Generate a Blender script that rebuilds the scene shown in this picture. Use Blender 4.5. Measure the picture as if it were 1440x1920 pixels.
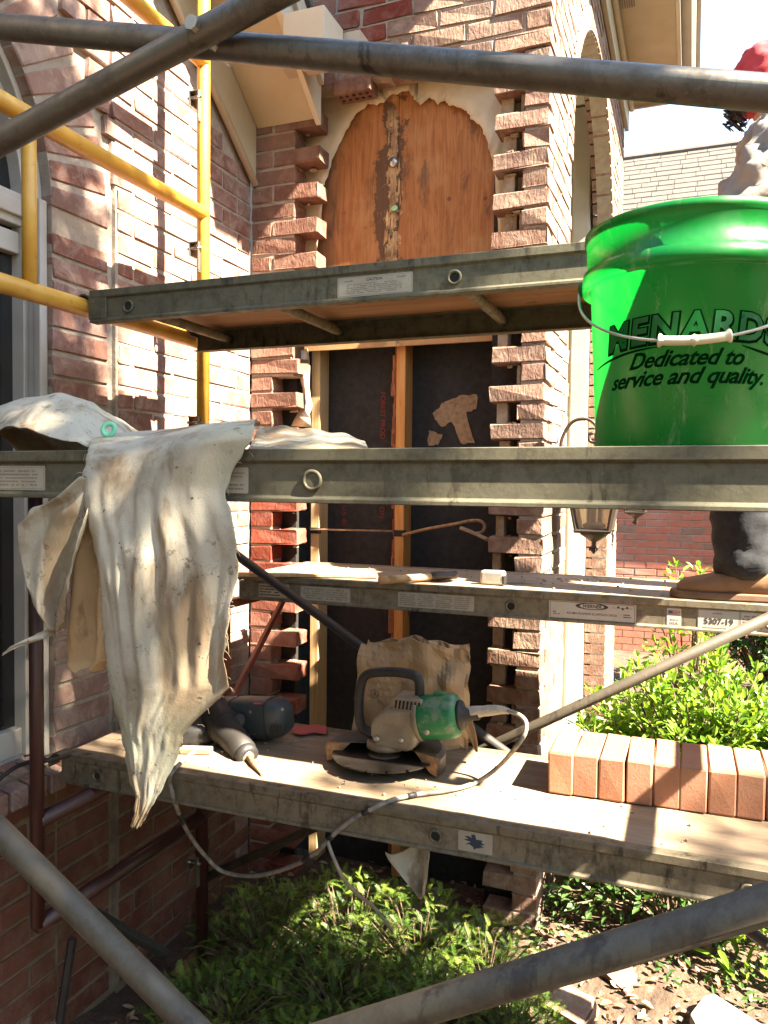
import bpy, bmesh, math, random
from mathutils import Vector, Matrix, Euler, noise
for o in list(bpy.data.objects): bpy.data.objects.remove(o, do_unlink=True)
SC = bpy.context.scene
COL = SC.collection
R_ = math.radians
RND = random.Random(7)

# ------------------------------------------------------------------ camera
FPX, CX, CY = 1480.0, 720.0, 960.0           # focal length in pixels of the 1440 x 1920 photograph
YAW, PITCH, ROLL = R_(21.2), R_(2.0), R_(0.57)
CAMLOC = Vector((0, 0, 1.6))
RM = Matrix.Rotation(YAW, 3, 'Z') @ Matrix.Rotation(math.pi/2 - PITCH, 3, 'X') @ Matrix.Rotation(ROLL, 3, 'Z')
cam = bpy.data.cameras.new('camera')
cam.sensor_fit = 'VERTICAL'; cam.sensor_height = 36.0; cam.sensor_width = 27.0
cam.lens = FPX/1920*36.0
cam.clip_start = 0.02; cam.clip_end = 400
camo = bpy.data.objects.new('camera', cam); COL.objects.link(camo)
camo.matrix_world = Matrix.Translation(CAMLOC) @ RM.to_4x4()
SC.camera = camo

# ------------------------------------------------------------------ light
SUNV = Vector((0.92, -0.19, 1.0)).normalized()          # towards the sun
SUN_EL = math.asin(SUNV.z)
SUN_AZ = math.atan2(SUNV.x, SUNV.y)                      # clockwise from +Y
W = bpy.data.worlds.new('World'); SC.world = W; W.use_nodes = True
wn = W.node_tree.nodes; wl = W.node_tree.links
bgn = wn.get('Background') or wn.new('ShaderNodeBackground')
sky = wn.new('ShaderNodeTexSky'); sky.sky_type = 'NISHITA'; sky.sun_disc = False
sky.sun_elevation = SUN_EL; sky.sun_rotation = SUN_AZ
sky.air_density = 1.35; sky.dust_density = 1.0; sky.ozone_density = 1.0
wl.new(sky.outputs['Color'], bgn.inputs['Color']); bgn.inputs['Strength'].default_value = 0.05
sl = bpy.data.lights.new('sun', 'SUN'); sl.energy = 5.0; sl.angle = R_(0.5); sl.color = (1.0, 0.87, 0.68)
slo = bpy.data.objects.new('sun', sl); COL.objects.link(slo)
slo.rotation_euler = (-SUNV).to_track_quat('-Z', 'Y').to_euler(); slo.location = (6, -2, 9)
SC.view_settings.view_transform = 'Standard'; SC.view_settings.look = 'None'
SC.view_settings.exposure = 3.7; SC.view_settings.gamma = 1.0
SC.view_settings.use_curve_mapping = False
cy = SC.cycles; cy.max_bounces = 6; cy.diffuse_bounces = 4; cy.glossy_bounces = 2; cy.transmission_bounces = 4; cy.transparent_max_bounces = 4; cy.caustics_reflective = False; cy.caustics_refractive = False

# ------------------------------------------------------------------ measuring helpers (photo point -> point on a real plane)
def ray(px, py):
    return RM @ Vector(((px-CX)/FPX, -(py-CY)/FPX, -1.0))
def onY(px, py, Y):
    d = ray(px, py); return CAMLOC + d*(Y/d.y)
def onX(px, py, X):
    d = ray(px, py); return CAMLOC + d*(X/d.x)
def onZ(px, py, Z):
    d = ray(px, py); return CAMLOC + d*((Z-CAMLOC.z)/d.z)
def proj(p):
    v = RM.transposed() @ (Vector(p)-CAMLOC)
    if v.z > -1e-4: return (-9999, -9999)
    return (CX + FPX*v.x/-v.z, CY - FPX*v.y/-v.z)
def inview(p, m=60):
    x, y = proj(p); return -m < x < 1440+m and -m < y < 1920+m

# ------------------------------------------------------------------ object helpers
def link(name, me, parent=None, mat=None):
    o = bpy.data.objects.new(name, me); COL.objects.link(o)
    if parent is not None: o.parent = parent
    if mat is not None and me is not None and not me.materials: me.materials.append(mat)
    return o
def tag(o, label, cat, group=None):
    o['label'] = label; o['category'] = cat
    if group: o['group'] = group
    return o
def thing(name, label, cat, loc=(0, 0, 0), group=None, rz=0):
    o = bpy.data.objects.new(name, None); COL.objects.link(o)
    o.empty_display_size = 0.05
    o.location = loc; o.rotation_euler = (0, 0, rz)
    return tag(o, label, cat, group)
def structure(o): o['kind'] = 'structure'; return o
def stuff(o): o['kind'] = 'stuff'; return o

class MB:
    "collects geometry, then builds ONE mesh object"
    def __init__(s): s.v = []; s.f = []; s.mi = []
    def add(s, vs, fs, mi=0):
        b = len(s.v); s.v += [tuple(p) for p in vs]
        for f in fs: s.f.append([i+b for i in f]); s.mi.append(mi)
    def box(s, lo, hi, M=None, mi=0):
        x0, y0, z0 = lo; x1, y1, z1 = hi
        vs = [Vector(p) for p in ((x0,y0,z0),(x1,y0,z0),(x1,y1,z0),(x0,y1,z0),(x0,y0,z1),(x1,y0,z1),(x1,y1,z1),(x0,y1,z1))]
        if M is not None: vs = [M @ p for p in vs]
        s.add(vs, [(0,3,2,1),(4,5,6,7),(0,1,5,4),(1,2,6,5),(2,3,7,6),(3,0,4,7)], mi); return s
    def cbox(s, c, size, M=None, mi=0):
        c = Vector(c); h = Vector(size)/2
        if M is None: return s.box(c-h, c+h, None, mi)
        return s.box(-h, h, Matrix.Translation(c) @ M.to_4x4(), mi)
    def path(s, pts, r, n=8, closed=False, caps=True, mi=0):
        pts = [Vector(p) for p in pts]; m = len(pts)
        rr = r if isinstance(r, (list, tuple)) else [r]*m
        prev = None; rings = []
        for i, p in enumerate(pts):
            if closed: d = pts[(i+1) % m]-pts[i-1]
            else: d = pts[min(i+1, m-1)]-pts[max(i-1, 0)]
            d.normalize()
            if prev is None:
                a = Vector((0, 0, 1)) if abs(d.z) < 0.9 else Vector((1, 0, 0))
                u = d.cross(a).normalized()
            else:
                u = (prev - d*prev.dot(d)).normalized()
            prev = u; w = d.cross(u)
            rings.append([p + (u*math.cos(2*math.pi*k/n) + w*math.sin(2*math.pi*k/n))*rr[i] for k in range(n)])
        vs = [q for g in rings for q in g]; fs = []
        for i in range(m if closed else m-1):
            j = (i+1) % m
            for k in range(n):
                l = (k+1) % n
                fs.append((i*n+k, i*n+l, j*n+l, j*n+k))
        if not closed and caps:
            fs.append(tuple(range(n-1, -1, -1))); fs.append(tuple((m-1)*n+k for k in range(n)))
        s.add(vs, fs, mi); return s
    def tube(s, a, b, r, n=12, r2=None, mi=0):
        return s.path([a, b], [r, r if r2 is None else r2], n, mi=mi)
    def lathe(s, prof, c=(0, 0, 0), n=24, M=None, mi=0, caps=True):
        "prof: list of (radius, z) round local Z"
        c = Vector(c); vs = []; fs = []; m = len(prof)
        for r, z in prof:
            for k in range(n):
                p = Vector((r*math.cos(2*math.pi*k/n), r*math.sin(2*math.pi*k/n), z))
                if M is not None: p = M @ p
                vs.append(c+p)
        for i in range(m-1):
            for k in range(n):
                l = (k+1) % n
                fs.append((i*n+k, i*n+l, (i+1)*n+l, (i+1)*n+k))
        if caps:
            fs.append(tuple(range(n-1, -1, -1))); fs.append(tuple((m-1)*n+k for k in range(n)))
        s.add(vs, fs, mi); return s
    def prism(s, poly, d, mi=0):
        "poly: 3D points of one face, extruded by vector d"
        n = len(poly); d = Vector(d)
        a = [Vector(p) for p in poly]; b = [p+d for p in a]
        fs = [tuple(range(n)), tuple(range(2*n-1, n-1, -1))]
        for i in range(n):
            j = (i+1) % n; fs.append((j, i, n+i, n+j))
        s.add(a+b, fs, mi); return s
    def grid(s, rows, mi=0):
        nr = len(rows); nc = len(rows[0])
        vs = [p for r in rows for p in r]; fs = []
        for i in range(nr-1):
            for j in range(nc-1):
                fs.append((i*nc+j, i*nc+j+1, (i+1)*nc+j+1, (i+1)*nc+j))
        s.add(vs, fs, mi); return s
    def build(s, name, mat=None, parent=None, smooth=False, bevel=0, seg=2, solid=0, sub=0, ang=None, fixn=True):
        me = bpy.data.meshes.new(name); me.from_pydata(s.v, [], s.f)
        if isinstance(mat, (list, tuple)):
            for m in mat: me.materials.append(m)
            me.polygons.foreach_set('material_index', s.mi)
        elif mat is not None: me.materials.append(mat)
        if fixn:
            bm = bmesh.new(); bm.from_mesh(me); bmesh.ops.recalc_face_normals(bm, faces=bm.faces[:]); bm.to_mesh(me); bm.free()
        me.update()
        o = link(name, me, parent)
        if smooth: me.polygons.foreach_set('use_smooth', [True]*len(me.polygons))
        if solid:
            m = o.modifiers.new('solid', 'SOLIDIFY'); m.thickness = solid; m.offset = 0
        if bevel:
            m = o.modifiers.new('bevel', 'BEVEL'); m.width = bevel; m.segments = seg; m.limit_method = 'ANGLE'; m.angle_limit = R_(35)
        if sub:
            m = o.modifiers.new('sub', 'SUBSURF'); m.levels = sub; m.render_levels = sub
        if ang is not None:
            me.polygons.foreach_set('use_smooth', [True]*len(me.polygons))
            try: me.set_sharp_from_angle(angle=R_(ang))
            except Exception: pass
        return o
def spl(pts, n=8):
    "Catmull-Rom through 3D points"
    P = [Vector(p) for p in pts]; out = []
    for i in range(len(P)-1):
        p0 = P[max(i-1, 0)]; p1 = P[i]; p2 = P[i+1]; p3 = P[min(i+2, len(P)-1)]
        for k in range(n):
            t = k/n
            out.append(0.5*((2*p1)+(p2-p0)*t+(2*p0-5*p1+4*p2-p3)*t*t+(3*p1-p0-3*p2+p3)*t**3))
    out.append(P[-1]); return out
def lerp(a, b, t): return a+(b-a)*t
def fbm(x, y, z, o=3):
    return noise.fractal(Vector((x, y, z)), 1.0, 2.0, o, noise_basis='PERLIN_ORIGINAL')

# ------------------------------------------------------------------ materials
class NT:
    def __init__(s, name):
        m = bpy.data.materials.new(name); m.use_nodes = True
        s.m = m; s.n = m.node_tree.nodes; s.l = m.node_tree.links
        s.b = s.n.get('Principled BSDF'); s.out = s.n.get('Material Output')
    def new(s, t, **k):
        n = s.n.new(t)
        for a, b in k.items(): setattr(n, a, b)
        return n
    def val(s, sock, v):
        if hasattr(v, 'links') or isinstance(v, bpy.types.NodeSocket): s.l.new(v, sock)
        else: sock.default_value = v
    def coord(s, kind='Object', scale=(1, 1, 1)):
        tc = s.new('ShaderNodeTexCoord'); mp = s.new('ShaderNodeMapping')
        if kind == 'World':
            g = s.new('ShaderNodeNewGeometry'); s.l.new(g.outputs['Position'], mp.inputs['Vector'])
        else: s.l.new(tc.outputs[kind], mp.inputs['Vector'])
        mp.inputs['Scale'].default_value = scale
        return mp.outputs['Vector']
    def noise(s, vec, scale=5, detail=4, rough=0.55, dist=0):
        n = s.new('ShaderNodeTexNoise'); s.l.new(vec, n.inputs['Vector'])
        n.inputs['Scale'].default_value = scale; n.inputs['Detail'].default_value = detail
        n.inputs['Roughness'].default_value = rough; n.inputs['Distortion'].default_value = dist
        return n.outputs['Fac']
    def ramp(s, fac, stops, interp='LINEAR'):
        n = s.new('ShaderNodeValToRGB'); s.val(n.inputs['Fac'], fac)
        e = n.color_ramp.elements; n.color_ramp.interpolation = interp
        while len(e) < len(stops): e.new(0.5)
        for el, (p, c) in zip(e, stops):
            el.position = p; el.color = (c[0], c[1], c[2], 1) if not isinstance(c, (int, float)) else (c, c, c, 1)
        return n.outputs['Color']
    def mix(s, fac, a, b, mode='MIX'):
        n = s.new('ShaderNodeMix', data_type='RGBA', blend_type=mode)
        s.val(n.inputs[0], fac)
        for sock, v in ((n.inputs[6], a), (n.inputs[7], b)):
            if isinstance(v, (tuple, list)): v = (v[0], v[1], v[2], 1)
            s.val(sock, v)
        return n.outputs[2]
    def math(s, op, a, b=0.0):
        n = s.new('ShaderNodeMath', operation=op); s.val(n.inputs[0], a); s.val(n.inputs[1], b); return n.outputs[0]
    def bump(s, h, strength=0.3, dist=0.01, prev=None):
        n = s.new('ShaderNodeBump'); s.l.new(h, n.inputs['Height'])
        n.inputs['Strength'].default_value = strength; n.inputs['Distance'].default_value = dist
        if prev is not None: s.l.new(prev, n.inputs['Normal'])
        return n.outputs['Normal']
    def rand(s): return s.new('ShaderNodeObjectInfo').outputs['Random']
    def set(s, col=None, rough=None, metal=None, normal=None, spec=None):
        b = s.b.inputs
        if col is not None:
            if isinstance(col, (tuple, list)): col = (col[0], col[1], col[2], 1)
            s.val(b['Base Color'], col)
        if rough is not None: s.val(b['Roughness'], rough)
        if metal is not None: s.val(b['Metallic'], metal)
        if normal is not None: s.l.new(normal, b['Normal'])
        if spec is not None: s.val(b['Specular IOR Level'], spec)
        return s.m
def simple(name, c1, c2=None, rough=0.6, metal=0.0, nscale=20, bump=0.15, bdist=0.004, coord='Object', stretch=(1, 1, 1), spots=None, spec=None):
    t = NT(name); v = t.coord(coord, stretch)
    n = t.noise(v, nscale, 5)
    c2 = c2 or tuple(x*0.75 for x in c1)
    col = t.ramp(n, [(0.3, c2), (0.7, c1)])
    if spots:
        n2 = t.noise(v, spots[1], 6, 0.7)
        col = t.mix(t.ramp(n2, [(spots[2], 0.0), (spots[2]+0.1, spots[3] if len(spots) > 3 else 1.0)]), col, spots[0])
    nb = t.noise(v, nscale*3, 5)
    return t.set(col, t.ramp(n, [(0.2, min(1, rough+0.1)), (0.8, max(0, rough-0.1))]), metal, t.bump(nb, bump, bdist), spec)

def brick_mat(name, cols, haze=(0.42, 0.34, 0.28), hz=0.5, relief=0.8):
    t = NT(name); v = t.coord('World')
    r = t.rand()
    base = t.ramp(r, [(i/max(1, len(cols)-1), c) for i, c in enumerate(cols)])
    n1 = t.noise(v, 35, 5, 0.65)
    base = t.mix(t.ramp(n1, [(0.35, 0.0), (0.75, 0.55)]), base, tuple(c*0.55 for c in cols[0]))
    n2 = t.noise(v, 14, 6, 0.72, 0.6)
    base = t.mix(t.ramp(n2, [(0.46, 0.0), (0.68, hz)]), base, haze)
    n3 = t.noise(v, 2.1, 3)
    base = t.mix(t.ramp(n3, [(0.45, 0.0), (0.75, 0.35)]), base, tuple(c*1.1 for c in haze))
    nb = t.noise(v, 60, 6, 0.7); nc = t.noise(t.coord('World', (1, 1, 0.35)), 55, 3, 0.5, 1.5)
    b1 = t.bump(nc, 0.5*relief, 0.006); b2 = t.bump(nb, 0.45*relief, 0.004, b1)
    return t.set(base, 0.88, 0, b2, 0.25)

M = {}
M['brick'] = brick_mat('rustic_brick', [(0.162, 0.069, 0.049), (0.203, 0.102, 0.077), (0.227, 0.126, 0.102), (0.178, 0.113, 0.097), (0.243, 0.146, 0.118), (0.138, 0.073, 0.061)])
M['brick_low'] = brick_mat('shade_toned_brick', [(0.10, 0.030, 0.018), (0.13, 0.042, 0.026), (0.115, 0.038, 0.022)], haze=(0.18, 0.12, 0.075), hz=0.45, relief=0.9)  # red-brown low courses, colour darkened to stand in for deep shade
M['brick_teeth'] = brick_mat('brown_brick', [(0.125, 0.052, 0.034), (0.165, 0.078, 0.055), (0.145, 0.07, 0.05), (0.19, 0.10, 0.072)], haze=(0.30, 0.20, 0.14), hz=0.5, relief=1.2)
M['brick_pier'] = brick_mat('pier_brick', [(0.149, 0.077, 0.054), (0.198, 0.108, 0.077), (0.171, 0.099, 0.077), (0.221, 0.131, 0.099), (0.135, 0.086, 0.068)], haze=(0.324, 0.252, 0.189), hz=0.65, relief=1.3)
M['brick_red'] = brick_mat('red_brick', [(0.141, 0.027, 0.015), (0.180, 0.041, 0.022), (0.158, 0.033, 0.016)], hz=0.18, relief=0.8)
M['brick_far'] = brick_mat('far_brick', [(0.42, 0.125, 0.075), (0.46, 0.155, 0.10), (0.44, 0.14, 0.085), (0.43, 0.145, 0.09), (0.22, 0.14, 0.09)], hz=0.15, relief=0.3)
def new_brick_mat():
    t = NT('new_brick'); v = t.coord('World')
    c = t.ramp(t.rand(), [(0, (0.24, 0.105, 0.06)), (0.5, (0.29, 0.135, 0.08)), (1, (0.26, 0.12, 0.075))])
    c = t.mix(t.ramp(t.noise(v, 9, 5, 0.6), [(0.45, 0.0), (0.7, 0.5)]), c, (0.33, 0.20, 0.135))
    c = t.mix(t.ramp(t.noise(v, 120, 4, 0.7), [(0.60, 0.0), (0.70, 0.6)]), c, (0.14, 0.06, 0.04))
    return t.set(c, 0.92, 0, t.bump(t.noise(v, 140, 5, 0.75), 0.35, 0.003), 0.2)
M['brick_new'] = new_brick_mat()
M['mortar'] = simple('mortar', (0.315, 0.270, 0.217), (0.225, 0.184, 0.143), 0.95, 0, 25, 0.6, 0.006, 'World')
M['mortar_low'] = simple('shade_toned_mortar', (0.17, 0.13, 0.085), (0.10, 0.072, 0.045), 0.95, 0, 25, 0.6, 0.006, 'World')  # mortar colour darkened likewise, imitating shade on the low courses
M['mortar_far'] = simple('pale_mortar', (0.44, 0.35, 0.30), (0.36, 0.28, 0.24), 0.95, 0, 25, 0.3, 0.003, 'World')
M['mortar_old'] = simple('old_mortar', (0.345, 0.270, 0.188), (0.195, 0.128, 0.075), 0.95, 0, 18, 0.8, 0.01, 'World')
M['trim'] = simple('cream_trim_paint', (0.450, 0.413, 0.338), (0.390, 0.345, 0.270), 0.55, 0, 6, 0.06, 0.002, 'World', spots=((0.225, 0.180, 0.120), 9, 0.66, 0.6))
M['soffit'] = simple('cream_soffit', (0.403, 0.346, 0.238), (0.338, 0.281, 0.180), 0.6, 0, 4, 0.05, 0.002, 'World', spots=((0.158, 0.115, 0.065), 7, 0.68, 0.7))
M['gutter'] = simple('beige_gutter', (0.374, 0.331, 0.266), (0.324, 0.281, 0.223), 0.45, 0, 6, 0.05, 0.002, 'World')
M['white'] = simple('white_window_frame', (0.375, 0.352, 0.315), (0.315, 0.292, 0.255), 0.5, 0, 10, 0.05, 0.001, 'World')
def alu_mat(name, c1, c2, dirt, rough=0.42, metal=0.75):
    t = NT(name); v = t.coord('World', (0.5, 2, 2)); v2 = t.coord('World')
    n = t.noise(v, 8, 5, 0.6); n2 = t.noise(v2, 26, 7, 0.78); n4 = t.noise(t.coord('World', (1, 1, 0.25)), 38, 5, 0.7); n5 = t.noise(v2, 5, 4)
    n3 = t.noise(v2, 120, 3)
    c = t.ramp(n, [(0.3, c2), (0.7, c1)])
    c = t.mix(t.ramp(n2, [(0.46, 0.0), (0.66, 0.85)]), c, dirt)
    c = t.mix(t.math('MULTIPLY', t.ramp(n4, [(0.54, 0.0), (0.64, 0.9)]), t.ramp(n5, [(0.42, 0.0), (0.6, 1.0)])), c, tuple(x*0.45 for x in dirt))
    c = t.mix(t.ramp(t.noise(v2, 60, 5, 0.8), [(0.64, 0.0), (0.70, 0.6)]), c, tuple(min(1, x*1.9) for x in c1))
    return t.set(c, t.ramp(n2, [(0.3, rough-0.08), (0.7, rough+0.3)]), t.ramp(n2, [(0.4, metal), (0.75, metal*0.4)]), t.bump(n3, 0.15, 0.002))
M['alu'] = alu_mat('dirty_aluminium', (0.2011, 0.1749, 0.1266), (0.1451, 0.1239, 0.0841), (0.0731, 0.0551, 0.0312), 0.5, 0.5)
M['alu_green'] = alu_mat('weathered_aluminium', (0.1220, 0.1140, 0.0756), (0.0891, 0.0815, 0.0539), (0.0500, 0.0403, 0.0217), 0.55, 0.35)
M['tube'] = alu_mat('galvanised_tube', (0.125, 0.118, 0.105), (0.085, 0.078, 0.068), (0.05, 0.04, 0.028), 0.36, 0.5)
M['tube_low'] = alu_mat('brown_tube', (0.068, 0.058, 0.040), (0.045, 0.037, 0.025), (0.034, 0.024, 0.014), 0.5, 0.15)  # browner and darker than the upper brace tube
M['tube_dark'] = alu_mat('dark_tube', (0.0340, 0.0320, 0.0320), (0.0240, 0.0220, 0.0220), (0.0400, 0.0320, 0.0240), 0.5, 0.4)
M['yellow'] = simple('yellow_scaffold_paint', (0.527, 0.306, 0.047), (0.425, 0.212, 0.025), 0.42, 0, 12, 0.1, 0.002, 'World', spots=((0.187, 0.085, 0.030), 30, 0.60, 0.85))
M['maroon'] = simple('maroon_scaffold_paint', (0.045, 0.012, 0.010), (0.030, 0.009, 0.008), 0.45, 0, 14, 0.1, 0.002, 'World', spots=((0.10, 0.05, 0.03), 40, 0.64, 0.7))
M['redsteel'] = simple('red_oxide_steel', (0.182, 0.042, 0.021), (0.126, 0.028, 0.014), 0.6, 0, 14, 0.1, 0.002, 'World', spots=((0.210, 0.126, 0.070), 40, 0.63, 0.7))
M['hole'] = simple('black_void', (0.012, 0.011, 0.01), None, 0.9)
M['steel'] = simple('worn_steel', (0.42, 0.40, 0.37), (0.30, 0.28, 0.25), 0.35, 0.9, 40, 0.08, 0.001)
M['rust'] = simple('rusty_rod', (0.34, 0.20, 0.10), (0.18, 0.09, 0.045), 0.75, 0.2, 60, 0.4, 0.002, 'World')
M['blackrub'] = simple('dusty_black_rubber', (0.0143, 0.0134, 0.0126), (0.0088, 0.0080, 0.0080), 0.6, 0, 25, 0.2, 0.002, 'Object', spots=((0.0504, 0.0412, 0.0315), 18, 0.62, 0.5))
def wood_mat(name, c1, c2, c3, axis='Z', scale=9, stretch=0.06, knots=True, rough=0.7):
    t = NT(name)
    sc = {'X': (stretch, 1, 1), 'Y': (1, stretch, 1), 'Z': (1, 1, stretch)}[axis]
    v = t.coord('World', sc); v2 = t.coord('World')
    n = t.noise(v, scale*4, 4, 0.6, 1.6)
    col = t.ramp(n, [(0.32, c2), (0.5, c1), (0.68, c3)])
    fine = t.noise(t.coord('World', tuple(x*0.5 if x != 1 else 1 for x in sc)), scale*22, 3)
    col = t.mix(t.ramp(fine, [(0.4, 0.0), (0.7, 0.35)]), col, c2)
    if knots:
        k = t.noise(v2, 9, 2, 0.4); col = t.mix(t.ramp(k, [(0.70, 0.0), (0.76, 0.85)]), col, tuple(x*0.35 for x in c2))
    return t.set(col, rough, 0, t.bump(fine, 0.25, 0.003), 0.3)
M['stud'] = wood_mat('pine_stud', (0.446, 0.295, 0.144), (0.360, 0.209, 0.086), (0.475, 0.331, 0.180))
M['stud_o'] = wood_mat('orange_pine_stud', (0.465, 0.217, 0.064), (0.375, 0.143, 0.030), (0.495, 0.255, 0.090))
M['rot'] = wood_mat('rotten_wood', (0.20, 0.065, 0.025), (0.09, 0.028, 0.014), (0.32, 0.12, 0.045), 'Z', 16, 0.12)
M['deck'] = wood_mat('dusty_plank_plywood', (0.2222, 0.1660, 0.1119), (0.1717, 0.1204, 0.0767), (0.2526, 0.1961, 0.1378), 'X', 6, 0.08)
M['deck_under'] = wood_mat('plank_plywood', (0.2550, 0.1440, 0.0765), (0.1836, 0.0912, 0.0450), (0.2856, 0.1728, 0.0945), 'X', 6, 0.06)
def ply_mat():
    t = NT('stained_plywood')
    v = t.coord('World', (1, 1, 0.09)); v2 = t.coord('World')
    n = t.noise(v, 34, 4, 0.6, 2.2)
    col = t.ramp(n, [(0.30, (0.2183, 0.0804, 0.0263)), (0.5, (0.3139, 0.1284, 0.0413)), (0.7, (0.3752, 0.1692, 0.0650))])
    fine = t.noise(t.coord('World', (1, 1, 0.03)), 190, 3)
    col = t.mix(t.ramp(fine, [(0.4, 0.0), (0.75, 0.45)]), col, (0.1746, 0.0624, 0.0225))
    big = t.noise(v2, 4.5, 5, 0.6); col = t.mix(t.ramp(big, [(0.52, 0.0), (0.68, 0.5)]), col, (0.4012, 0.2220, 0.0925))
    st = t.noise(t.coord('World', (1, 1, 0.45)), 11, 6, 0.7, 0.8); col = t.mix(t.ramp(st, [(0.56, 0.0), (0.66, 0.8)]), col, (0.1050, 0.0528, 0.0275))
    sx = t.new('ShaderNodeSeparateXYZ'); t.l.new(v2, sx.inputs[0]); x = sx.outputs[0]; z = sx.outputs[2]
    wob = t.noise(t.coord('World', (1, 1, 0.6)), 9, 6, 0.7, 0.5)
    d = t.math('ABSOLUTE', t.math('ADD', x, 1.095))
    seam = t.math('SUBTRACT', t.math('MULTIPLY', t.math('SUBTRACT', wob, 0.33), 0.30), t.math('ABSOLUTE', t.math('ADD', x, 1.112)))            # ragged band along the panel joint
    dark = t.ramp(t.math('MULTIPLY', seam, 10), [(0.02, 0.0), (0.14, 0.85)])
    col = t.mix(dark, col, (0.0661, 0.0372, 0.0225))
    wob2 = t.noise(v2, 26, 6, 0.7)
    zp = t.noise(t.coord('World', (0.2, 0.2, 1)), 7, 2)
    pale = t.math('MULTIPLY', t.ramp(t.math('SUBTRACT', t.math('MULTIPLY', t.math('SUBTRACT', wob2, 0.36), 0.17), t.math('ABSOLUTE', t.math('ADD', x, 1.102))), [(0.004, 0.0), (0.014, 0.9)]), t.ramp(zp, [(0.45, 0.0), (0.55, 1.0)]))
    col = t.mix(pale, col, (0.4543, 0.3024, 0.1475))
    eg = t.math('ADD', t.math('MULTIPLY', wob, 0.16), t.math('MULTIPLY', t.math('ADD', x, 1.335), -1.0))
    col = t.mix(t.ramp(eg, [(0.06, 0.0), (0.16, 0.8)]), col, (0.0743, 0.0444, 0.0275))
    lo = t.math('SUBTRACT', t.math('ADD', t.math('MULTIPLY', wob, 0.35), 2.17), z)
    col = t.mix(t.ramp(lo, [(0.02, 0.0), (0.12, 0.55)]), col, (0.4106, 0.2580, 0.1200))
    return t.set(col, 0.75, 0, t.bump(fine, 0.25, 0.003), 0.25)
M['ply'] = ply_mat()
M['plyrot'] = simple('rotted_ply', (0.62, 0.40, 0.19), (0.20, 0.10, 0.05), 0.9, 0, 22, 0.9, 0.012, 'World', (1, 1, 0.4), spots=((0.06, 0.04, 0.03), 26, 0.57))
M['felt'] = simple('black_fibreboard', (0.0140, 0.0105, 0.0090), (0.0080, 0.0065, 0.0060), 0.85, 0, 40, 0.5, 0.003, 'World', spots=((0.0550, 0.0300, 0.0175), 70, 0.68, 0.8))
M['fibre_bare'] = simple('torn_fibreboard', (0.34, 0.22, 0.12), (0.22, 0.13, 0.07), 0.95, 0, 60, 0.8, 0.006, 'World', spots=((0.06, 0.04, 0.03), 45, 0.56, 0.8))
M['wrap'] = simple('house_wrap', (0.528, 0.464, 0.352), (0.416, 0.344, 0.232), 0.6, 0, 9, 0.25, 0.01, 'World', spots=((0.240, 0.168, 0.096), 7, 0.64, 0.6))
def cloth_mat():
    t = NT('stained_canvas')
    v = t.coord('World'); n = t.noise(v, 9, 7, 0.65)
    col = t.ramp(n, [(0.30, (0.34, 0.29, 0.21)), (0.45, (0.50, 0.46, 0.37)), (0.7, (0.60, 0.57, 0.48))])
    big = t.noise(t.coord('World', (1, 1, 0.28)), 7.5, 6, 0.65, .5); col = t.mix(t.ramp(big, [(0.49, 0.0), (0.57, 0.75)]), col, (0.272, 0.176, 0.092))
    gz = t.noise(v, 4.5, 4); col = t.mix(t.ramp(gz, [(0.50, 0.0), (0.64, 0.5)]), col, (0.352, 0.368, 0.264))
    pt = t.noise(v, 46, 8, 0.78); pm = t.noise(v, 6, 3)
    msk = t.math('MULTIPLY', t.ramp(pt, [(0.56, 0.0), (0.64, 1.0)]), t.ramp(pm, [(0.48, 0.0), (0.58, 0.8)]))
    col = t.mix(msk, col, (0.10, 0.08, 0.04))
    sp = t.noise(v, 95, 2); col = t.mix(t.ramp(sp, [(0.70, 0.0), (0.74, 0.8)]), col, (0.08, 0.06, 0.035))
    fine = t.noise(v, 320, 3); wr = t.noise(t.coord('World', (1, 1, 0.55)), 24, 6, 0.6, 0.3)
    b = t.bump(wr, 0.35, 0.008); b = t.bump(fine, 0.3, 0.0015, b)
    tr = t.new('ShaderNodeBsdfTranslucent'); t.l.new(col, tr.inputs['Color']); t.l.new(b, tr.inputs['Normal'])
    t.set(col, 0.9, 0, b, 0.15)
    mx = t.new('ShaderNodeMixShader'); mx.inputs[0].default_value = 0.32
    t.l.new(t.b.outputs[0], mx.inputs[1]); t.l.new(tr.outputs[0], mx.inputs[2]); t.l.new(mx.outputs[0], t.out.inputs['Surface'])
    return t.m
M['cloth'] = cloth_mat()
def translucent(name, c1, c2, fac, rough, nscale, tcol=None, spots=None, bump=0.1, spec=0.5):
    t = NT(name); v = t.coord('World'); n = t.noise(v, nscale, 5)
    col = t.ramp(n, [(0.35, c2), (0.65, c1)])
    if spots: col = t.mix(t.ramp(t.noise(v, spots[1], 6, 0.7), [(spots[2], 0.0), (spots[2]+0.12, spots[3])]), col, spots[0])
    b = t.bump(t.noise(v, nscale*4, 3), bump, 0.002)
    t.set(col, rough, 0, b, spec)
    tr = t.new('ShaderNodeBsdfTranslucent')
    if tcol: tr.inputs['Color'].default_value = (*tcol, 1)
    else: t.l.new(col, tr.inputs['Color'])
    mx = t.new('ShaderNodeMixShader'); mx.inputs[0].default_value = fac
    t.l.new(t.b.outputs[0], mx.inputs[1]); t.l.new(tr.outputs[0], mx.inputs[2]); t.l.new(mx.outputs[0], t.out.inputs['Surface'])
    return t.m
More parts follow.
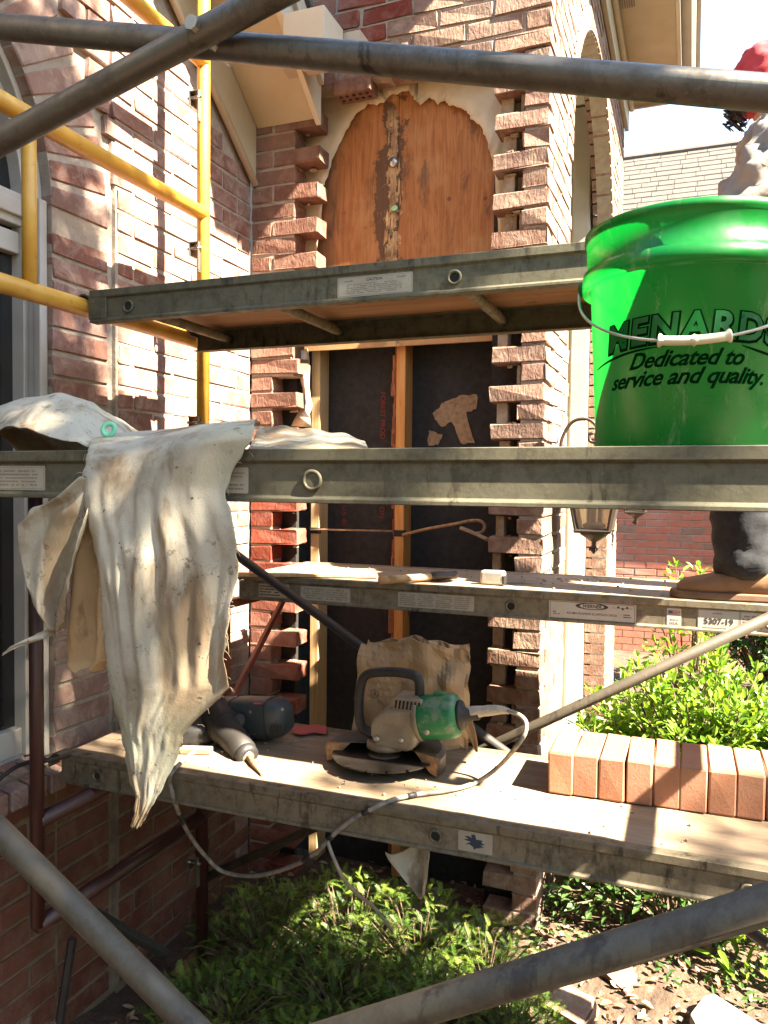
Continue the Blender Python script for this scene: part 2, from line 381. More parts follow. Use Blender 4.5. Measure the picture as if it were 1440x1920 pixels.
def bucket_mat():
    t = NT('green_bucket_plastic'); v = t.coord('World'); vs = t.coord('World', (1, 1, 0.22))
    col = t.ramp(t.noise(v, 6, 5), [(0.35, (0.0012, 0.105, 0.014)), (0.65, (0.002, 0.14, 0.019))])
    sc = t.noise(vs, 42, 7, 0.8, 0.6); pm = t.noise(v, 7, 4)
    m = t.math('MULTIPLY', t.ramp(sc, [(0.55, 0.0), (0.63, 0.8)]), t.ramp(pm, [(0.45, 0.0), (0.57, 1.0)]))
    col = t.mix(m, col, (0.20, 0.26, 0.15))
    du = t.noise(v, 11, 6, 0.7); col = t.mix(t.ramp(du, [(0.55, 0.0), (0.75, 0.30)]), col, (0.05, 0.17, 0.06))
    b = t.bump(t.noise(v, 30, 4), 0.06, 0.002)
    t.set(col, t.ramp(du, [(0.35, 0.22), (0.7, 0.5)]), 0, b, 0.5)
    tr = t.new('ShaderNodeBsdfTranslucent'); tr.inputs['Color'].default_value = (0.002, 0.27, 0.026, 1)
    mx = t.new('ShaderNodeMixShader'); mx.inputs[0].default_value = 0.34
    t.l.new(t.b.outputs[0], mx.inputs[1]); t.l.new(tr.outputs[0], mx.inputs[2]); t.l.new(mx.outputs[0], t.out.inputs['Surface'])
    return t.m
M['green'] = bucket_mat()
M['paper'] = translucent('brown_sack_paper', (0.4320, 0.3120, 0.1932), (0.3276, 0.2160, 0.1188), 0.15, 0.8, 9)
def leaf_mat(name, cols, fac=0.35, tmul=1.6, rough=0.45):
    t = NT(name); g = t.new('ShaderNodeNewGeometry')
    r = g.outputs['Random Per Island']
    col = t.ramp(r, [(i/max(1, len(cols)-1), c) for i, c in enumerate(cols)])
    t.set(col, rough, 0, None, 0.4)
    tr = t.new('ShaderNodeBsdfTranslucent'); tc = t.mix(1.0, col, (tmul, tmul, tmul*0.45), 'MULTIPLY'); t.l.new(tc, tr.inputs['Color'])
    mx = t.new('ShaderNodeMixShader'); mx.inputs[0].default_value = fac
    t.l.new(t.b.outputs[0], mx.inputs[1]); t.l.new(tr.outputs[0], mx.inputs[2]); t.l.new(mx.outputs[0], t.out.inputs['Surface'])
    return t.m
M['leaf'] = leaf_mat('shrub_leaf', [(0.0633, 0.1397, 0.0130), (0.1081, 0.2057, 0.0200), (0.1644, 0.2541, 0.0310), (0.0885, 0.1815, 0.0180), (0.2024, 0.2662, 0.0330)])
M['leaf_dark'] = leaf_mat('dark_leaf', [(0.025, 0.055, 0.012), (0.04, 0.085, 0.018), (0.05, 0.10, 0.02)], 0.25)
M['yew'] = leaf_mat('yew_needle', [(0.035, 0.075, 0.012), (0.055, 0.11, 0.016), (0.09, 0.15, 0.022)], 0.25, 1.5)
M['yew_tip'] = leaf_mat('bright_yew_needle', [(0.1516, 0.2352, 0.0306), (0.2117, 0.2890, 0.0425), (0.1675, 0.2621, 0.0365)], 0.35, 1.6)  # brighter, yellower needles for the upper outer and nearest sprigs
M['tree_leaf'] = leaf_mat('tree_leaf', [(0.04, 0.09, 0.012), (0.06, 0.12, 0.02), (0.08, 0.14, 0.025)], 0.3)
M['litter'] = leaf_mat('dry_leaf', [(0.210, 0.119, 0.063), (0.294, 0.196, 0.119), (0.154, 0.077, 0.042), (0.350, 0.266, 0.175), (0.098, 0.056, 0.032)], 0.1, 1.0, 0.8)
M['bark'] = simple('bark', (0.14, 0.09, 0.055), (0.07, 0.045, 0.03), 0.95, 0, 30, 0.9, 0.01, 'World', (1, 1, 0.3))
M['soil'] = simple('soil', (0.0920, 0.0560, 0.0336), (0.0400, 0.0240, 0.0144), 0.98, 0, 7, 0.9, 0.03, 'World', spots=((0.1920, 0.1280, 0.0800), 30, 0.60, 0.7))
M['stone'] = simple('grey_flagstone', (0.320, 0.296, 0.272), (0.224, 0.204, 0.184), 0.9, 0, 9, 0.6, 0.01, 'World')
M['glass'] = NT('dark_window_glass').set((0.012, 0.012, 0.013), 0.06, 0, None, 0.7)
M['lampglass'] = NT('lantern_glass').set((0.75, 0.62, 0.42), 0.25, 0, None, 0.5)
_t = NT('lantern_clear_glass'); _t.set((0.9, 0.82, 0.66), 0.15, 0, None, 0.5); _t.b.inputs['Transmission Weight'].default_value = 0.8; M['lampglass'] = _t.m
M['iron'] = simple('bronze_iron', (0.055, 0.042, 0.034), (0.035, 0.027, 0.022), 0.5, 0.5, 30, 0.2, 0.002, 'World')
M['print'] = NT('black_print').set((0.035, 0.03, 0.026), 0.6)
M['print_grey'] = NT('grey_print').set((0.17, 0.145, 0.11), 0.7)
M['print_red'] = NT('red_print').set((0.15, 0.035, 0.03), 0.9, 0, None, 0.1)
M['print_green'] = NT('dark_green_print').set((0.002, 0.014, 0.004), 0.9, 0, None, 0.0)
M['sticker'] = simple('worn_sticker', (0.350, 0.315, 0.252), (0.280, 0.245, 0.182), 0.6, 0, 30, 0.05, 0.001, 'World', spots=((0.196, 0.161, 0.112), 60, 0.58, 0.6))
M['sticker_pale'] = simple('pale_sticker', (0.450, 0.427, 0.375), (0.390, 0.360, 0.307), 0.5, 0, 30, 0.05, 0.001, 'World')
# ================================================================== setting: ground
g = MB()
xs = [-60, -20, -8, -4] + [-3+0.12*i for i in range(51)] + [4, 8, 20, 60]
ys = [-40, -12, -4, -1] + [-0.5+0.12*i for i in range(60)] + [8, 12, 25, 80]
def ground_z(x, y):
    a = max(0.0, 1-max(abs(x)/3.2, abs(y-2.8)/3.4))
    return min(1, a*3)*(0.05*fbm(x*1.1, y*1.1, 3.1)+0.018*fbm(x*6, y*6, 1.7))
g.grid([[(x, y, ground_z(x, y)) for x in xs] for y in ys])
ground = structure(g.build('ground', M['soil'], None, True))

# ================================================================== bricks
CO = 0.0677; JT = 0.0105; BH = CO-JT; BL = 0.194; BD = 0.092
_bm = {}
def brick_mesh(sx, sy, sz, var, jit=0.0022, bev=0.003):
    key = (round(sx, 3), round(sy, 3), round(sz, 3), var, jit)
    if key in _bm: return _bm[key]
    bm = bmesh.new(); bmesh.ops.create_cube(bm, size=1.0)
    for v in bm.verts: v.co = Vector((v.co.x*sx, v.co.y*sy, v.co.z*sz))
    bmesh.ops.bevel(bm, geom=bm.edges[:], offset=bev, segments=1, affect='EDGES', profile=0.5)
    rr = random.Random(hash(key) & 0xffff)
    rr = random.Random(int(sx*1e4)+int(sy*1e5)+int(sz*1e3)+var*77)
    for v in bm.verts: v.co += Vector((rr.uniform(-jit, jit), rr.uniform(-jit, jit), rr.uniform(-jit, jit)))
    me = bpy.data.meshes.new('brick'); bm.to_mesh(me); bm.free(); _bm[key] = me
    return me
class Bricks:
    def __init__(s, parent, mat, limit=300, jit=0.0022): s.p = parent; s.mat = mat; s.l = []; s.limit = limit; s.jit = jit
    def add(s, lo, hi, mat=None): s.l.append((Vector(lo), Vector(hi), mat or s.mat))
    def flush(s, name='brick'):
        def key(b):
            c = (b[0]+b[1])/2
            if not inview(c, 30): return 0
            return 1/((c-CAMLOC).length**2)*max((b[1]-b[0]).x, (b[1]-b[0]).y)
        s.l.sort(key=key, reverse=True); far = MB(); n = 0
        for lo, hi, m in s.l:
            c = (lo+hi)/2; d = hi-lo
            if n < s.limit and key((lo, hi, m)) > 0:
                me = brick_mesh(d.x, d.y, d.z, RND.randrange(5), s.jit)
                if not me.materials: me.materials.append(m)
                o = bpy.data.objects.new(name, me); COL.objects.link(o); o.parent = s.p
                if me.materials[0] != m:
                    o.material_slots[0].link = 'OBJECT'; o.material_slots[0].material = m
                o.location = c + Vector((RND.uniform(-1, 1), RND.uniform(-1, 1), RND.uniform(-1, 1)))*0.0012
                o.rotation_euler = tuple(RND.uniform(-0.008, 0.008) for _ in range(3))
                n += 1
            else: far.box(lo, hi)
        if far.v: stuff(far.build(name+'work', s.mat, s.p))

# ------------------------------------------------------------------ left gable wall (plane X = WX, faces +X)
WX, FY, PX = -1.66, 2.78, -0.48
RS = 0.78                                                   # rake slope
def rake(y): return 3.0 + (FY-abs(y-1.14)-1.14)*RS
AC, AZ, RI, RO = 1.14, 2.36, 0.60, 0.845                     # arch window
SILL = 0.82
lw = thing('brick_wall', 'left gable brick wall with arched white window and dappled shade', 'wall', (0, 0, 0))
mo = MB(); mlow = MB()
def opening_top(y):
    d = abs(y-AC)
    return AZ+math.sqrt(max(0, RI*RI-d*d)) if d < RI else None
def slab(mb, y0, y1, z00, z01, z10, z11, x0, x1):
    vs = [(x0,y0,z00),(x1,y0,z00),(x1,y1,z10),(x0,y1,z10),(x0,y0,z01),(x1,y0,z01),(x1,y1,z11),(x0,y1,z11)]
    mb.add(vs, [(0,3,2,1),(4,5,6,7),(0,1,5,4),(1,2,6,5),(2,3,7,6),(3,0,4,7)])
ye = [-0.6, -0.3, 0, 0.3, AC-RI]+[AC-RI*math.cos(math.pi*k/28) for k in range(1, 28)]+[AC+RI, AC+RO, 2.3, FY]
for a, b in zip(ye[:-1], ye[1:]):
    m = (a+b)/2
    ring = abs(m-AC) < RO
    if AC-RI < m < AC+RI:
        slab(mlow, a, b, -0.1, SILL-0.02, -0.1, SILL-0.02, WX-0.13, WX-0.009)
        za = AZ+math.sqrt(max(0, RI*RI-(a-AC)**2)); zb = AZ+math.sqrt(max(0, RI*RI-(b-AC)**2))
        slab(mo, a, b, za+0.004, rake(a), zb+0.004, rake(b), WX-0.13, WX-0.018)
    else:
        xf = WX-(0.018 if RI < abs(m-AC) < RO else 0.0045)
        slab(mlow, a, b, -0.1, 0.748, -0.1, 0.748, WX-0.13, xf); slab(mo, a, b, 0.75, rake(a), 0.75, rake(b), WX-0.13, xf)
mo.build('mortar', M['mortar'], lw); mlow.build('mortar', M['mortar_low'], lw)
br = Bricks(lw, M['brick'], 300, 0.003)
nco = int(4.2/CO)
for i in range(nco):
    z0 = i*CO+0.004; z1 = z0+BH; zm = (z0+z1)/2
    # jamb column beside the window, set back a little from the field
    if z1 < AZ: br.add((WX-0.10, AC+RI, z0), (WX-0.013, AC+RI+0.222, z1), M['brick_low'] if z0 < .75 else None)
    def clip(y):
        if zm < AZ: return AC+RO+0.012
        d = zm-AZ
        return AC+math.sqrt((RO+0.012)**2-d*d) if d < RO+0.012 else -0.6
    ymin = clip(zm); yy = FY-0.004-(0.1 if i % 2 else 0.0)
    if i % 2: br.add((WX-0.09, yy+JT, z0), (WX, FY-0.004, z1))
    while yy > ymin:
        a = max(yy-BL, ymin)
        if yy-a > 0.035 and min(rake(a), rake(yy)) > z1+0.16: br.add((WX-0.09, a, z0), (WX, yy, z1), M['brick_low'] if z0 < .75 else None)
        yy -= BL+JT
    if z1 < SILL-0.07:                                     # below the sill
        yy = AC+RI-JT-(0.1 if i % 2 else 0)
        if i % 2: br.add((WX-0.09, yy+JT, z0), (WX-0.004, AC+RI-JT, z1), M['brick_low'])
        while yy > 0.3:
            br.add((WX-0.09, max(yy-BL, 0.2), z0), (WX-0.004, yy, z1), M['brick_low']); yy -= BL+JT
nv = 27
br.flush()
for k in range(nv):                                        # arch bricks
    a0 = math.pi*k/nv; a1 = math.pi*(k+1)/nv; g0 = 0.9*JT/0.72
    q = []
    for a, r in ((a0+g0, RI), (a0+g0, RO-0.018), (a1-g0, RO-0.018), (a1-g0, RI)):
        q.append((WX-0.013, AC+r*math.cos(a)+RND.uniform(-.002, .002), AZ+r*math.sin(a)+RND.uniform(-.002, .002)))
    if inview(q[0], 80) or inview(q[1], 80):
        MB().prism(q, (-0.09, 0, 0)).build('arch_brick', M['brick'], lw, bevel=0.004, seg=1)
# rowlock sill
for k in range(9):
    y1 = AC+RI-0.008-k*0.0677; y0 = y1-0.057
    me = MB().prism([(WX-0.10, y0, SILL-0.005), (WX+0.035, y0, SILL-0.03), (WX+0.035, y0, SILL-0.085), (WX-0.10, y0, SILL-0.085)], (0, 0.057, 0))
    me.build('sill_brick', M['brick'], lw, bevel=0.004, seg=1)
# window
win = link('window', None, lw)
wx = WX-0.095
fr = MB()
def arcpts(r, n=30): return [(AC+r*math.cos(math.pi*k/n), AZ+r*math.sin(math.pi*k/n)) for k in range(n+1)]
def frame_band(r0, r1, x0, x1, zb):
    mb = MB()
    outer = [(AC+r1, zb)]+arcpts(r1)+[(AC-r1, zb)]; inner = [(AC+r0, zb)]+arcpts(r0)+[(AC-r0, zb)]
    n = len(outer); vs = []
    for (p, q) in zip(outer, inner):
        vs += [(x1, p[0], p[1]), (x1, q[0], q[1]), (x0, q[0], q[1]), (x0, p[0], p[1])]
    fs = []
    for i in range(n-1):
        for k in range(4):
            l = (k+1) % 4; fs.append((i*4+k, i*4+l, i*4+4+l, i*4+4+k))
    fs += [(0, 1, 2, 3), tuple((n-1)*4+k for k in (3, 2, 1, 0))]
    mb.add(vs, fs); return mb
frame_band(0.580, 0.600, wx-0.05, wx+0.045, SILL).build('frame', M['white'], win, bevel=0.004)
frame_band(0.562, 0.580, wx-0.05, wx+0.012, SILL).build('frame', M['white'], win, bevel=0.003)
tb = MB(); tb.box((wx-0.05, AC-0.562, AZ-0.055), (wx+0.008, AC+0.562, AZ+0.035)); tb.box((wx-0.05, AC-0.562, AZ-0.032), (wx+0.020, AC+0.562, AZ+0.012))
tb.build('transom', M['white'], win, bevel=0.004)
MB().box((wx-0.05, AC-0.562, AZ-0.13), (wx-0.002, AC+0.562, AZ-0.07)).build('sash_rail', M['white'], win, bevel=0.004)
MB().box((wx-0.05, AC-0.562, SILL+0.004), (wx-0.002, AC+0.562, SILL+0.08)).build('sash_rail', M['white'], win, bevel=0.004)
MB().box((WX-0.055, AC+RI-0.032, SILL), (WX-0.030, AC+RI-0.003, AZ+0.02)).build('brick_mould', M['white'], win, bevel=0.004)
gl = MB(); o_ = [(AC+0.57, SILL)]+arcpts(0.57)+[(AC-0.57, SILL)]
gl.prism([(wx-0.03, a, b) for a, b in o_], (-0.006, 0, 0)); gl.build('pane', M['glass'], win)
MB().box((wx-0.9, AC-0.9, 0.2), (wx-0.55, AC+0.9, 3.3)).build('dark_interior', M['hole'], win)
mu = MB()
for zz in (1.28, 1.72): mu.box((wx-0.028, AC-0.40, zz), (wx-0.018, AC+0.40, zz+0.02))
mu.build('muntin', M['white'], win)

# ------------------------------------------------------------------ rake eave over the gable wall
ev = thing('roof_eave', 'cream boxed gable eave sloping down to the damaged brick wall', 'eave', (0, 0, 0))
def slope_board(x0, x1, zlo, zhi, ya, yb):
    mb = MB()
    za, zb = rake(ya), rake(yb)
    vs = [(x0,ya,za+zlo),(x1,ya,za+zlo),(x1,yb,zb+zlo),(x0,yb,zb+zlo),(x0,ya,za+zhi),(x1,ya,za+zhi),(x1,yb,zb+zhi),(x0,yb,zb+zhi)]
    mb.add(vs, [(0,3,2,1),(4,5,6,7),(0,1,5,4),(1,2,6,5),(2,3,7,6),(3,0,4,7)]); return mb
EX = -1.352
slope_board(WX+0.002, WX+0.026, -0.205, 0.012, 1.14, FY-0.004).build('frieze_board', M['soffit'], ev, bevel=0.003)
MB().tube((WX+0.022, 1.14, rake(1.14)-0.215), (WX+0.022, FY-0.004, rake(FY)-0.215), 0.014, 10).build('moulding', M['trim'], ev, True)
slope_board(WX+0.03, EX-0.02, 0.0, 0.02, 1.14, FY-0.004).build('soffit', M['soffit'], ev)
slope_board(EX-0.02, EX+0.002, -0.03, 0.17, 1.14, FY-0.006).build('fascia', M['trim'], ev, bevel=0.002)
slope_board(EX+0.002, EX+0.02, 0.10, 0.19, 1.14, FY-0.02).build('drip_board', M['trim'], ev, bevel=0.002)
slope_board(WX-0.3, EX+0.035, 0.20, 0.23, 1.14, FY-0.03).build('roof_deck', simple('dark_shingle', (0.10, 0.095, 0.09), None, 0.95, 0, 50, 0.6, 0.01, 'World'), ev)
gt = MB()                                                  # short length of gutter at the foot of the roof
gp = [(0, 0), (0.055, -0.005), (0.075, 0.03), (0.08, 0.075), (0.092, 0.085), (0.086, 0.09), (0.07, 0.078), (0.066, 0.035), (0.05, 0.006), (0.004, 0.008), (0.004, 0.09), (0, 0.09)]
g0 = onY(606, 118, 2.60)
gt.prism([(-1.42, g0.y+a, g0.z+b) for a, b in gp], (0.30, 0, 0))
gt.prism([(-1.12, g0.y+a, g0.z+b) for a, b in [(0, 0), (0.055, -0.005), (0.075, 0.03), (0.08, 0.09), (0, 0.09)]], (0.003, 0, 0))
gt.build('gutter', M['gutter'], ev)
MB().box((-1.335, g0.y-0.16, g0.z-0.02), (-1.18, g0.y-0.003, g0.z+0.10)).build('gutter_board', M['trim'], ev, bevel=0.003)

# ------------------------------------------------------------------ damaged front wall (plane Y = FY, faces -Y)
fw = thing('brick_wall', 'torn open brick wall with toothed edges around bare studs', 'wall', (0, 0, 0))
TOPZ = 3.115
mo = MB()
mo.box((WX+0.002, FY+0.006, -0.1), (-1.566, FY+0.09, 2.02)); mo.box((WX+0.002, FY+0.006, 2.025), (-1.47, FY+0.09, TOPZ))
mo.box((WX+0.002, FY+0.006, TOPZ+0.005), (PX-0.01, FY+0.09, 4.25))
mo.box((-0.566, FY+0.006, -0.1), (PX-0.009, FY+0.09, TOPZ))
mo.build('mortar', M['mortar'], fw)
br = Bricks(fw, M['brick_pier'], 300, 0.0042)
nco = int(4.25/CO)
tooth = {}
for i in range(nco):
    z0 = i*CO+0.004; z1 = z0+BH; odd = i % 2
    # right corner
    j = RND.uniform(-0.006, 0.004)
    if odd: br.add((-0.572+j, FY, z0), (PX, FY+0.194, z1))
    else: br.add((-0.674+j, FY, z0), (PX, FY+BD, z1))
    if z1 < TOPZ:
        if z0 > 2.05:
            if odd: br.add((WX+0.004, FY, z0), (WX+BL, FY+BD, z1), M['brick_teeth'])
            else:
                br.add((WX+0.004, FY, z0), (WX+BD, FY+BD, z1), M['brick_teeth']); br.add((WX+BD+JT, FY, z0), (WX+BD+JT+BL+j, FY+BD, z1), M['brick_teeth'])
        else:
            dm = M['brick_red'] if z0 < 1.55 else M['brick_teeth']
            if odd: br.add((WX+0.004, FY, z0), (WX+0.098, FY+BD, z1), dm)
            else: br.add((WX+0.004, FY, z0), (WX+0.212+j, FY+BD, z1), dm)
    else:
        xx = PX-(BD if odd else BL)-JT
        while xx > WX+0.02:
            a = max(xx-BL, WX+0.004); br.add((a, FY, z0), (xx, FY+BD, z1), M['brick_red'] if xx < -0.93 and z0 > 3.2 else None); xx -= BL+JT
br.flush()
# one cored brick hanging loose under the top course
cb = link('cored_brick', None, fw); c0 = onY(664, 170, FY+0.02)
MB().box((c0.x-0.075, FY-0.005, c0.z-0.016), (c0.x+0.075, FY+0.08, c0.z+0.040)).build('body', M['brick_teeth'], cb, bevel=0.003, seg=1)
hm = MB()
for ix in range(5):
    for iy in range(2): hm.lathe([(0.007, 0), (0.007, 0.004)], (c0.x-0.055+ix*0.027, FY+0.02+iy*0.03, c0.z-0.0185), 8)
hm.build('core_holes', M['hole'], cb)
# mortar left in the toothing on the right side, and lumps on the bricks
lm = MB()
for i in range(4, 44):
    if i % 2 == 0: continue
    z0 = i*CO
    x0 = -0.668+RND.uniform(0, 0.03); x1 = x0+RND.uniform(0.03, 0.055)
    if RND.random() < 0.8: lm.box((x0, FY+RND.uniform(0.02, 0.05), z0-0.006), (x1, FY+0.088, z0+BH+0.012))
    if RND.random() < 0.5: lm.box((-0.585, FY+RND.uniform(0.012, 0.03), z0-0.004), (-0.571, FY+0.088, z0+BH+0.008))
rl = random.Random(61)
def crumb(x, y, z, sz):
    k = len(lm.v); hx_, hy_, hz_ = sz*rl.uniform(.6, 1.4), sz*rl.uniform(.6, 1.2), sz*rl.uniform(.35, .9)
    vs = [Vector((x+sx*hx_*rl.uniform(.5, 1), y+sy*hy_*rl.uniform(.5, 1), z+(hz_*rl.uniform(.4, 1) if sz_ else -.002))) for sz_ in (0, 1) for sx, sy in ((-1, -1), (1, -1), (1, 1), (-1, 1))]
    lm.add(vs, [(3, 2, 1, 0), (4, 5, 6, 7), (0, 1, 5, 4), (1, 2, 6, 5), (2, 3, 7, 6), (3, 0, 4, 7)])
for i in range(4, 46):
    zt = i*CO+.004+BH
    if i % 2: continue
    for q in range(rl.randrange(1, 5)): crumb(rl.uniform(-.665, -.575), FY+rl.uniform(.004, .08), zt, rl.uniform(.004, .012))
    xe = (WX+.212) if zt < 2.1 else (WX+BD+JT+BL)
    for q in range(rl.randrange(1, 5)): crumb(rl.uniform(xe-.11, xe-.01), FY+rl.uniform(.004, .08), zt, rl.uniform(.004, .012))
    for (x0_, x1_) in ((-.672, -.575), (xe-.10, xe-.005)):      # ragged mortar clinging under the brick
        if rl.random() < .75: crumb(rl.uniform(x0_, x1_), FY+rl.uniform(.02, .07), zt-BH-.012, rl.uniform(.007, .016))
bmm = lm.build('mortar_lump', M['mortar_old'], fw, bevel=0.004, seg=1); stuff(bmm)

# ------------------------------------------------------------------ inside of the opening
bk = thing('wall_sheathing', 'black fibreboard sheathing behind the open studs', 'sheathing', (0, 0, 0))
MB().box((-1.75, 3.03, -0.05), (-0.50, 3.06, 4.2)).build('fibreboard', M['felt'], bk)
MB().box((-1.75, 2.875, -0.05), (-1.50, 2.90, 2.2)).build('fibreboard', M['felt'], bk)
MB().box((-0.70, 2.90, -0.05), (-0.50, 2.92, 3.2)).build('fibreboard', M['felt'], bk)
def ragged_poly(pts, Y, amp=0.006, th=0.003, steps=6, seed=0):
    out = []; r = random.Random(seed)
    for i in range(len(pts)):
        a = onY(*pts[i], Y); b = onY(*pts[(i+1) % len(pts)], Y)
        for k in range(steps):
            p = a.lerp(b, k/steps); out.append((p.x+r.uniform(-amp, amp), Y, p.z+r.uniform(-amp, amp)))
    return MB().prism(out, (0, th, 0))
ragged_poly([(812, 775), (835, 752), (862, 742), (895, 738), (893, 768), (872, 772), (890, 832), (862, 832), (848, 790), (832, 800), (820, 795)], 3.027, 0.004, 0.003, 4, 3).build('torn_patch', M['fibre_bare'], bk)
ragged_poly([(803, 808), (828, 815), (822, 834), (803, 834)], 3.027, 0.004, 0.003, 4, 5).build('torn_patch', M['fibre_bare'], bk)

def stud(px, z0, z1, mat, lab, name='wall_stud'):
    x = onY(px, 900, 2.94).x
    o = MB().box((x, 2.94, z0), (x+0.038, 3.028, z1)).build(name, mat, None, bevel=0.002, seg=1)
    return o, x
st1, sx1 = stud(583, 0.02, 2.35, M['stud'], '')
tag(st1, 'pale pine stud by the left toothed bricks', 'stud')
st2, sx2 = stud(741, 0.02, 2.35, M['stud_o'], '')
tag(st2, 'orange pine stud in the middle of the opening, rotten left side', 'stud')
rt = MB(); n = 46
for k in range(n):
    z0 = 0.1+k*0.05; w = RND.uniform(0.012, 0.03)
    rt.box((sx2-w, 2.945+RND.uniform(0, .02), z0), (sx2-0.001, 3.02, z0+0.052+RND.uniform(0, .03)))
rt.build('rotten_edge', M['rot'], st2, bevel=0.004, seg=1)

pl = thing('plywood_sheet', 'orange brown stained plywood in the arch of the opening', 'plywood', (0, 0, 0))
PY = 2.905
MB().box((-1.62, PY, 2.14), (sx2+0.012, PY+0.012, 3.35)).build('panel', M['ply'], pl)
MB().box((sx2+0.014, PY+0.001, 2.14), (-0.50, PY+0.013, 3.35)).build('panel', M['ply'], pl)
# rot along the joint: crumbly splinters standing proud
rg = random.Random(11); rs_ = MB()
for k in range(70):
    yy = 215+rg.random()**1.0*265; px = 738+rg.gauss(0, 5)-(10*rg.random() if yy > 390 else 0); p = onY(px, yy, PY)
    h = rg.uniform(.008, .045); w = rg.uniform(.002, .007)
    rs_.prism([(p.x-w, PY-rg.uniform(.001, .004), p.z-h), (p.x+w*.6, PY-.001, p.z-h*.6), (p.x+w*rg.uniform(.2, 1), PY-rg.uniform(.002, .007), p.z+h*.3), (p.x-w*.3, PY-.002, p.z+h)], (0, .004, 0))
rs_.build('rot_splinters', M['plyrot'], pl)
nm = MB(); np_ = onY(741, 392, PY)
nm.lathe([(0.012, 0), (0.013, 0.002), (0.006, 0.004)], np_-Vector((0, 0.008, 0)), 14, Matrix.Rotation(R_(70), 3, 'X'))
nm.build('cap_washer', NT('green_cap').set((0.30, 0.52, 0.22), 0.5), pl)
bo = MB(); bp = onY(738, 305, PY)
bo.lathe([(0.020, 0), (0.022, 0.004), (0.012, 0.012), (0.002, 0.014)], bp, 16, Matrix.Rotation(R_(90), 3, 'X')); bo.build('bolt_head', M['steel'], pl, True)
for (kx, ky, kr) in ((645, 400, .007), (706, 401, .008), (842, 373, .008), (910, 372, .008), (852, 212, .006)):
    p = onY(kx, ky, PY); MB().lathe([(kr, 0), (kr*1.1, 0.0015)], p, 10, Matrix.Rotation(R_(90), 3, 'X')).build('knot', M['rot'], pl)

hw = thing('house_wrap', 'torn cream house wrap ringing the plywood arch', 'house wrap', (0, 0, 0))
inner = [(596, 470), (603, 400), (615, 330), (632, 285), (655, 240), (672, 212), (690, 198), (722, 196), (732, 182), (770, 172), (782, 192), (790, 198), (808, 185), (822, 198), (834, 190), (842, 200), (858, 202), (876, 212), (884, 226), (902, 238), (914, 262), (922, 290), (930, 330), (936, 470)]
rg = random.Random(5); rin = []
for i in range(len(inner)-1):
    for k in range(5):
        t = k/5; a = inner[i]; b = inner[i+1]
        p = onY(lerp(a[0], b[0], t), lerp(a[1], b[1], t), 2.897); rin.append(Vector((p.x+rg.uniform(-.004, .004), 2.893, p.z+rg.uniform(-.004, .004))))
cc = Vector((-1.0, 2.897, 2.55)); rows = [[], [], [], []]
for p in rin:
    d = (p-cc).normalized()
    far = p+d*0.9; far.x = max(-1.63, min(-0.50, far.x)); far.z = min(3.45, max(2.2, far.z))
    if far.x <= -1.63 or far.x >= -0.50: far.z = max(far.z, p.z)
    for k, t in enumerate((0, 0.08, 0.35, 1)):
        q = p.lerp(far, t); rows[k].append(Vector((q.x, 2.893-(0.010*(k == 0)*rg.uniform(0, 1))+0.006*fbm(q.x*9, 0, q.z*9), q.z)))
MB().grid(rows).build('sheet', M['wrap'], hw, True, solid=0.0015)
# wrap flap curling by the left teeth under the upper plank
fl = []
for k in range(9):
    yy = 655+k*18; w = 10+6*math.sin(k*1.1)
    fl.append([onY(562+k*2.0-w*0.6+(0 if k < 6 else -(k-6)*12), yy, 2.86), onY(566+k*2.2, yy+2, 2.84), onY(572+k*1.6+w*0.4-(0 if k < 6 else (k-6)*10), yy-2, 2.89)])
MB().grid(fl).build('curled_flap', M['wrap'], hw, True, solid=0.0015)

# ------------------------------------------------------------------ side wall with the porch arch (plane X = PX, faces +X)
sw = thing('brick_wall', 'sunlit brick side wall with porch archway under the eave', 'wall', (0, 0, 0))
Y0, Y1, Y2 = 3.33, 5.10, 5.76; PC = (Y0+Y1)/2; PR = (Y1-Y0)/2; PZ = 2.92; WT = 4.24
mo = MB()
ye = [FY+0.2, Y0]+[PC-PR*math.cos(math.pi*k/24) for k in range(1, 24)]+[Y1, Y2]
mo.box((PX-0.09, FY+0.096, -0.1), (PX-0.011, FY+0.2, WT))
for a, b in zip(ye[:-1], ye[1:]):
    if b <= Y0+1e-6 or a >= Y1-1e-6: slab(mo, a, b, -0.1, WT, -0.1, WT, PX-0.09, PX-0.004)
    else:
        za = PZ+math.sqrt(max(0, PR*PR-(a-PC)**2)); zb = PZ+math.sqrt(max(0, PR*PR-(b-PC)**2))
        slab(mo, a, b, za, WT, zb, WT, PX-0.09, PX-0.004)
mo.build('mortar', M['mortar'], sw)
br = Bricks(sw, M['brick_pier'], 300, 0.003)
for i in range(int(WT/CO)):
    z0 = i*CO+0.004; z1 = z0+BH; zm = z0+BH/2
    yy = FY+(0.194 if i % 2 else BD)+JT
    def gap(y):
        return zm < PZ and Y0 < y < Y1 or (zm >= PZ and (y-PC)**2+(zm-PZ)**2 < (PR+0.10)**2)
    while yy < Y2-0.03:
        b = min(yy+BL, Y2)
        if not gap(yy) and not gap(b): br.add((PX-0.085, yy, z0), (PX, b, z1))
        elif not gap(yy) and gap(b):
            e = yy
            while not gap(e+0.01): e += 0.01
            if e-yy > 0.03: br.add((PX-0.085, yy, z0), (PX, e, z1))
        elif gap(yy) and not gap(b):
            e = b
            while not gap(e-0.01): e -= 0.01
            if b-e > 0.03: br.add((PX-0.085, e, z0), (PX, b, z1))
        yy += BL+JT
    if zm < PZ: br.add((-0.605, Y1-0.002, z0), (PX-0.001, Y1+0.09, z1), M['brick_red'])
br.flush()
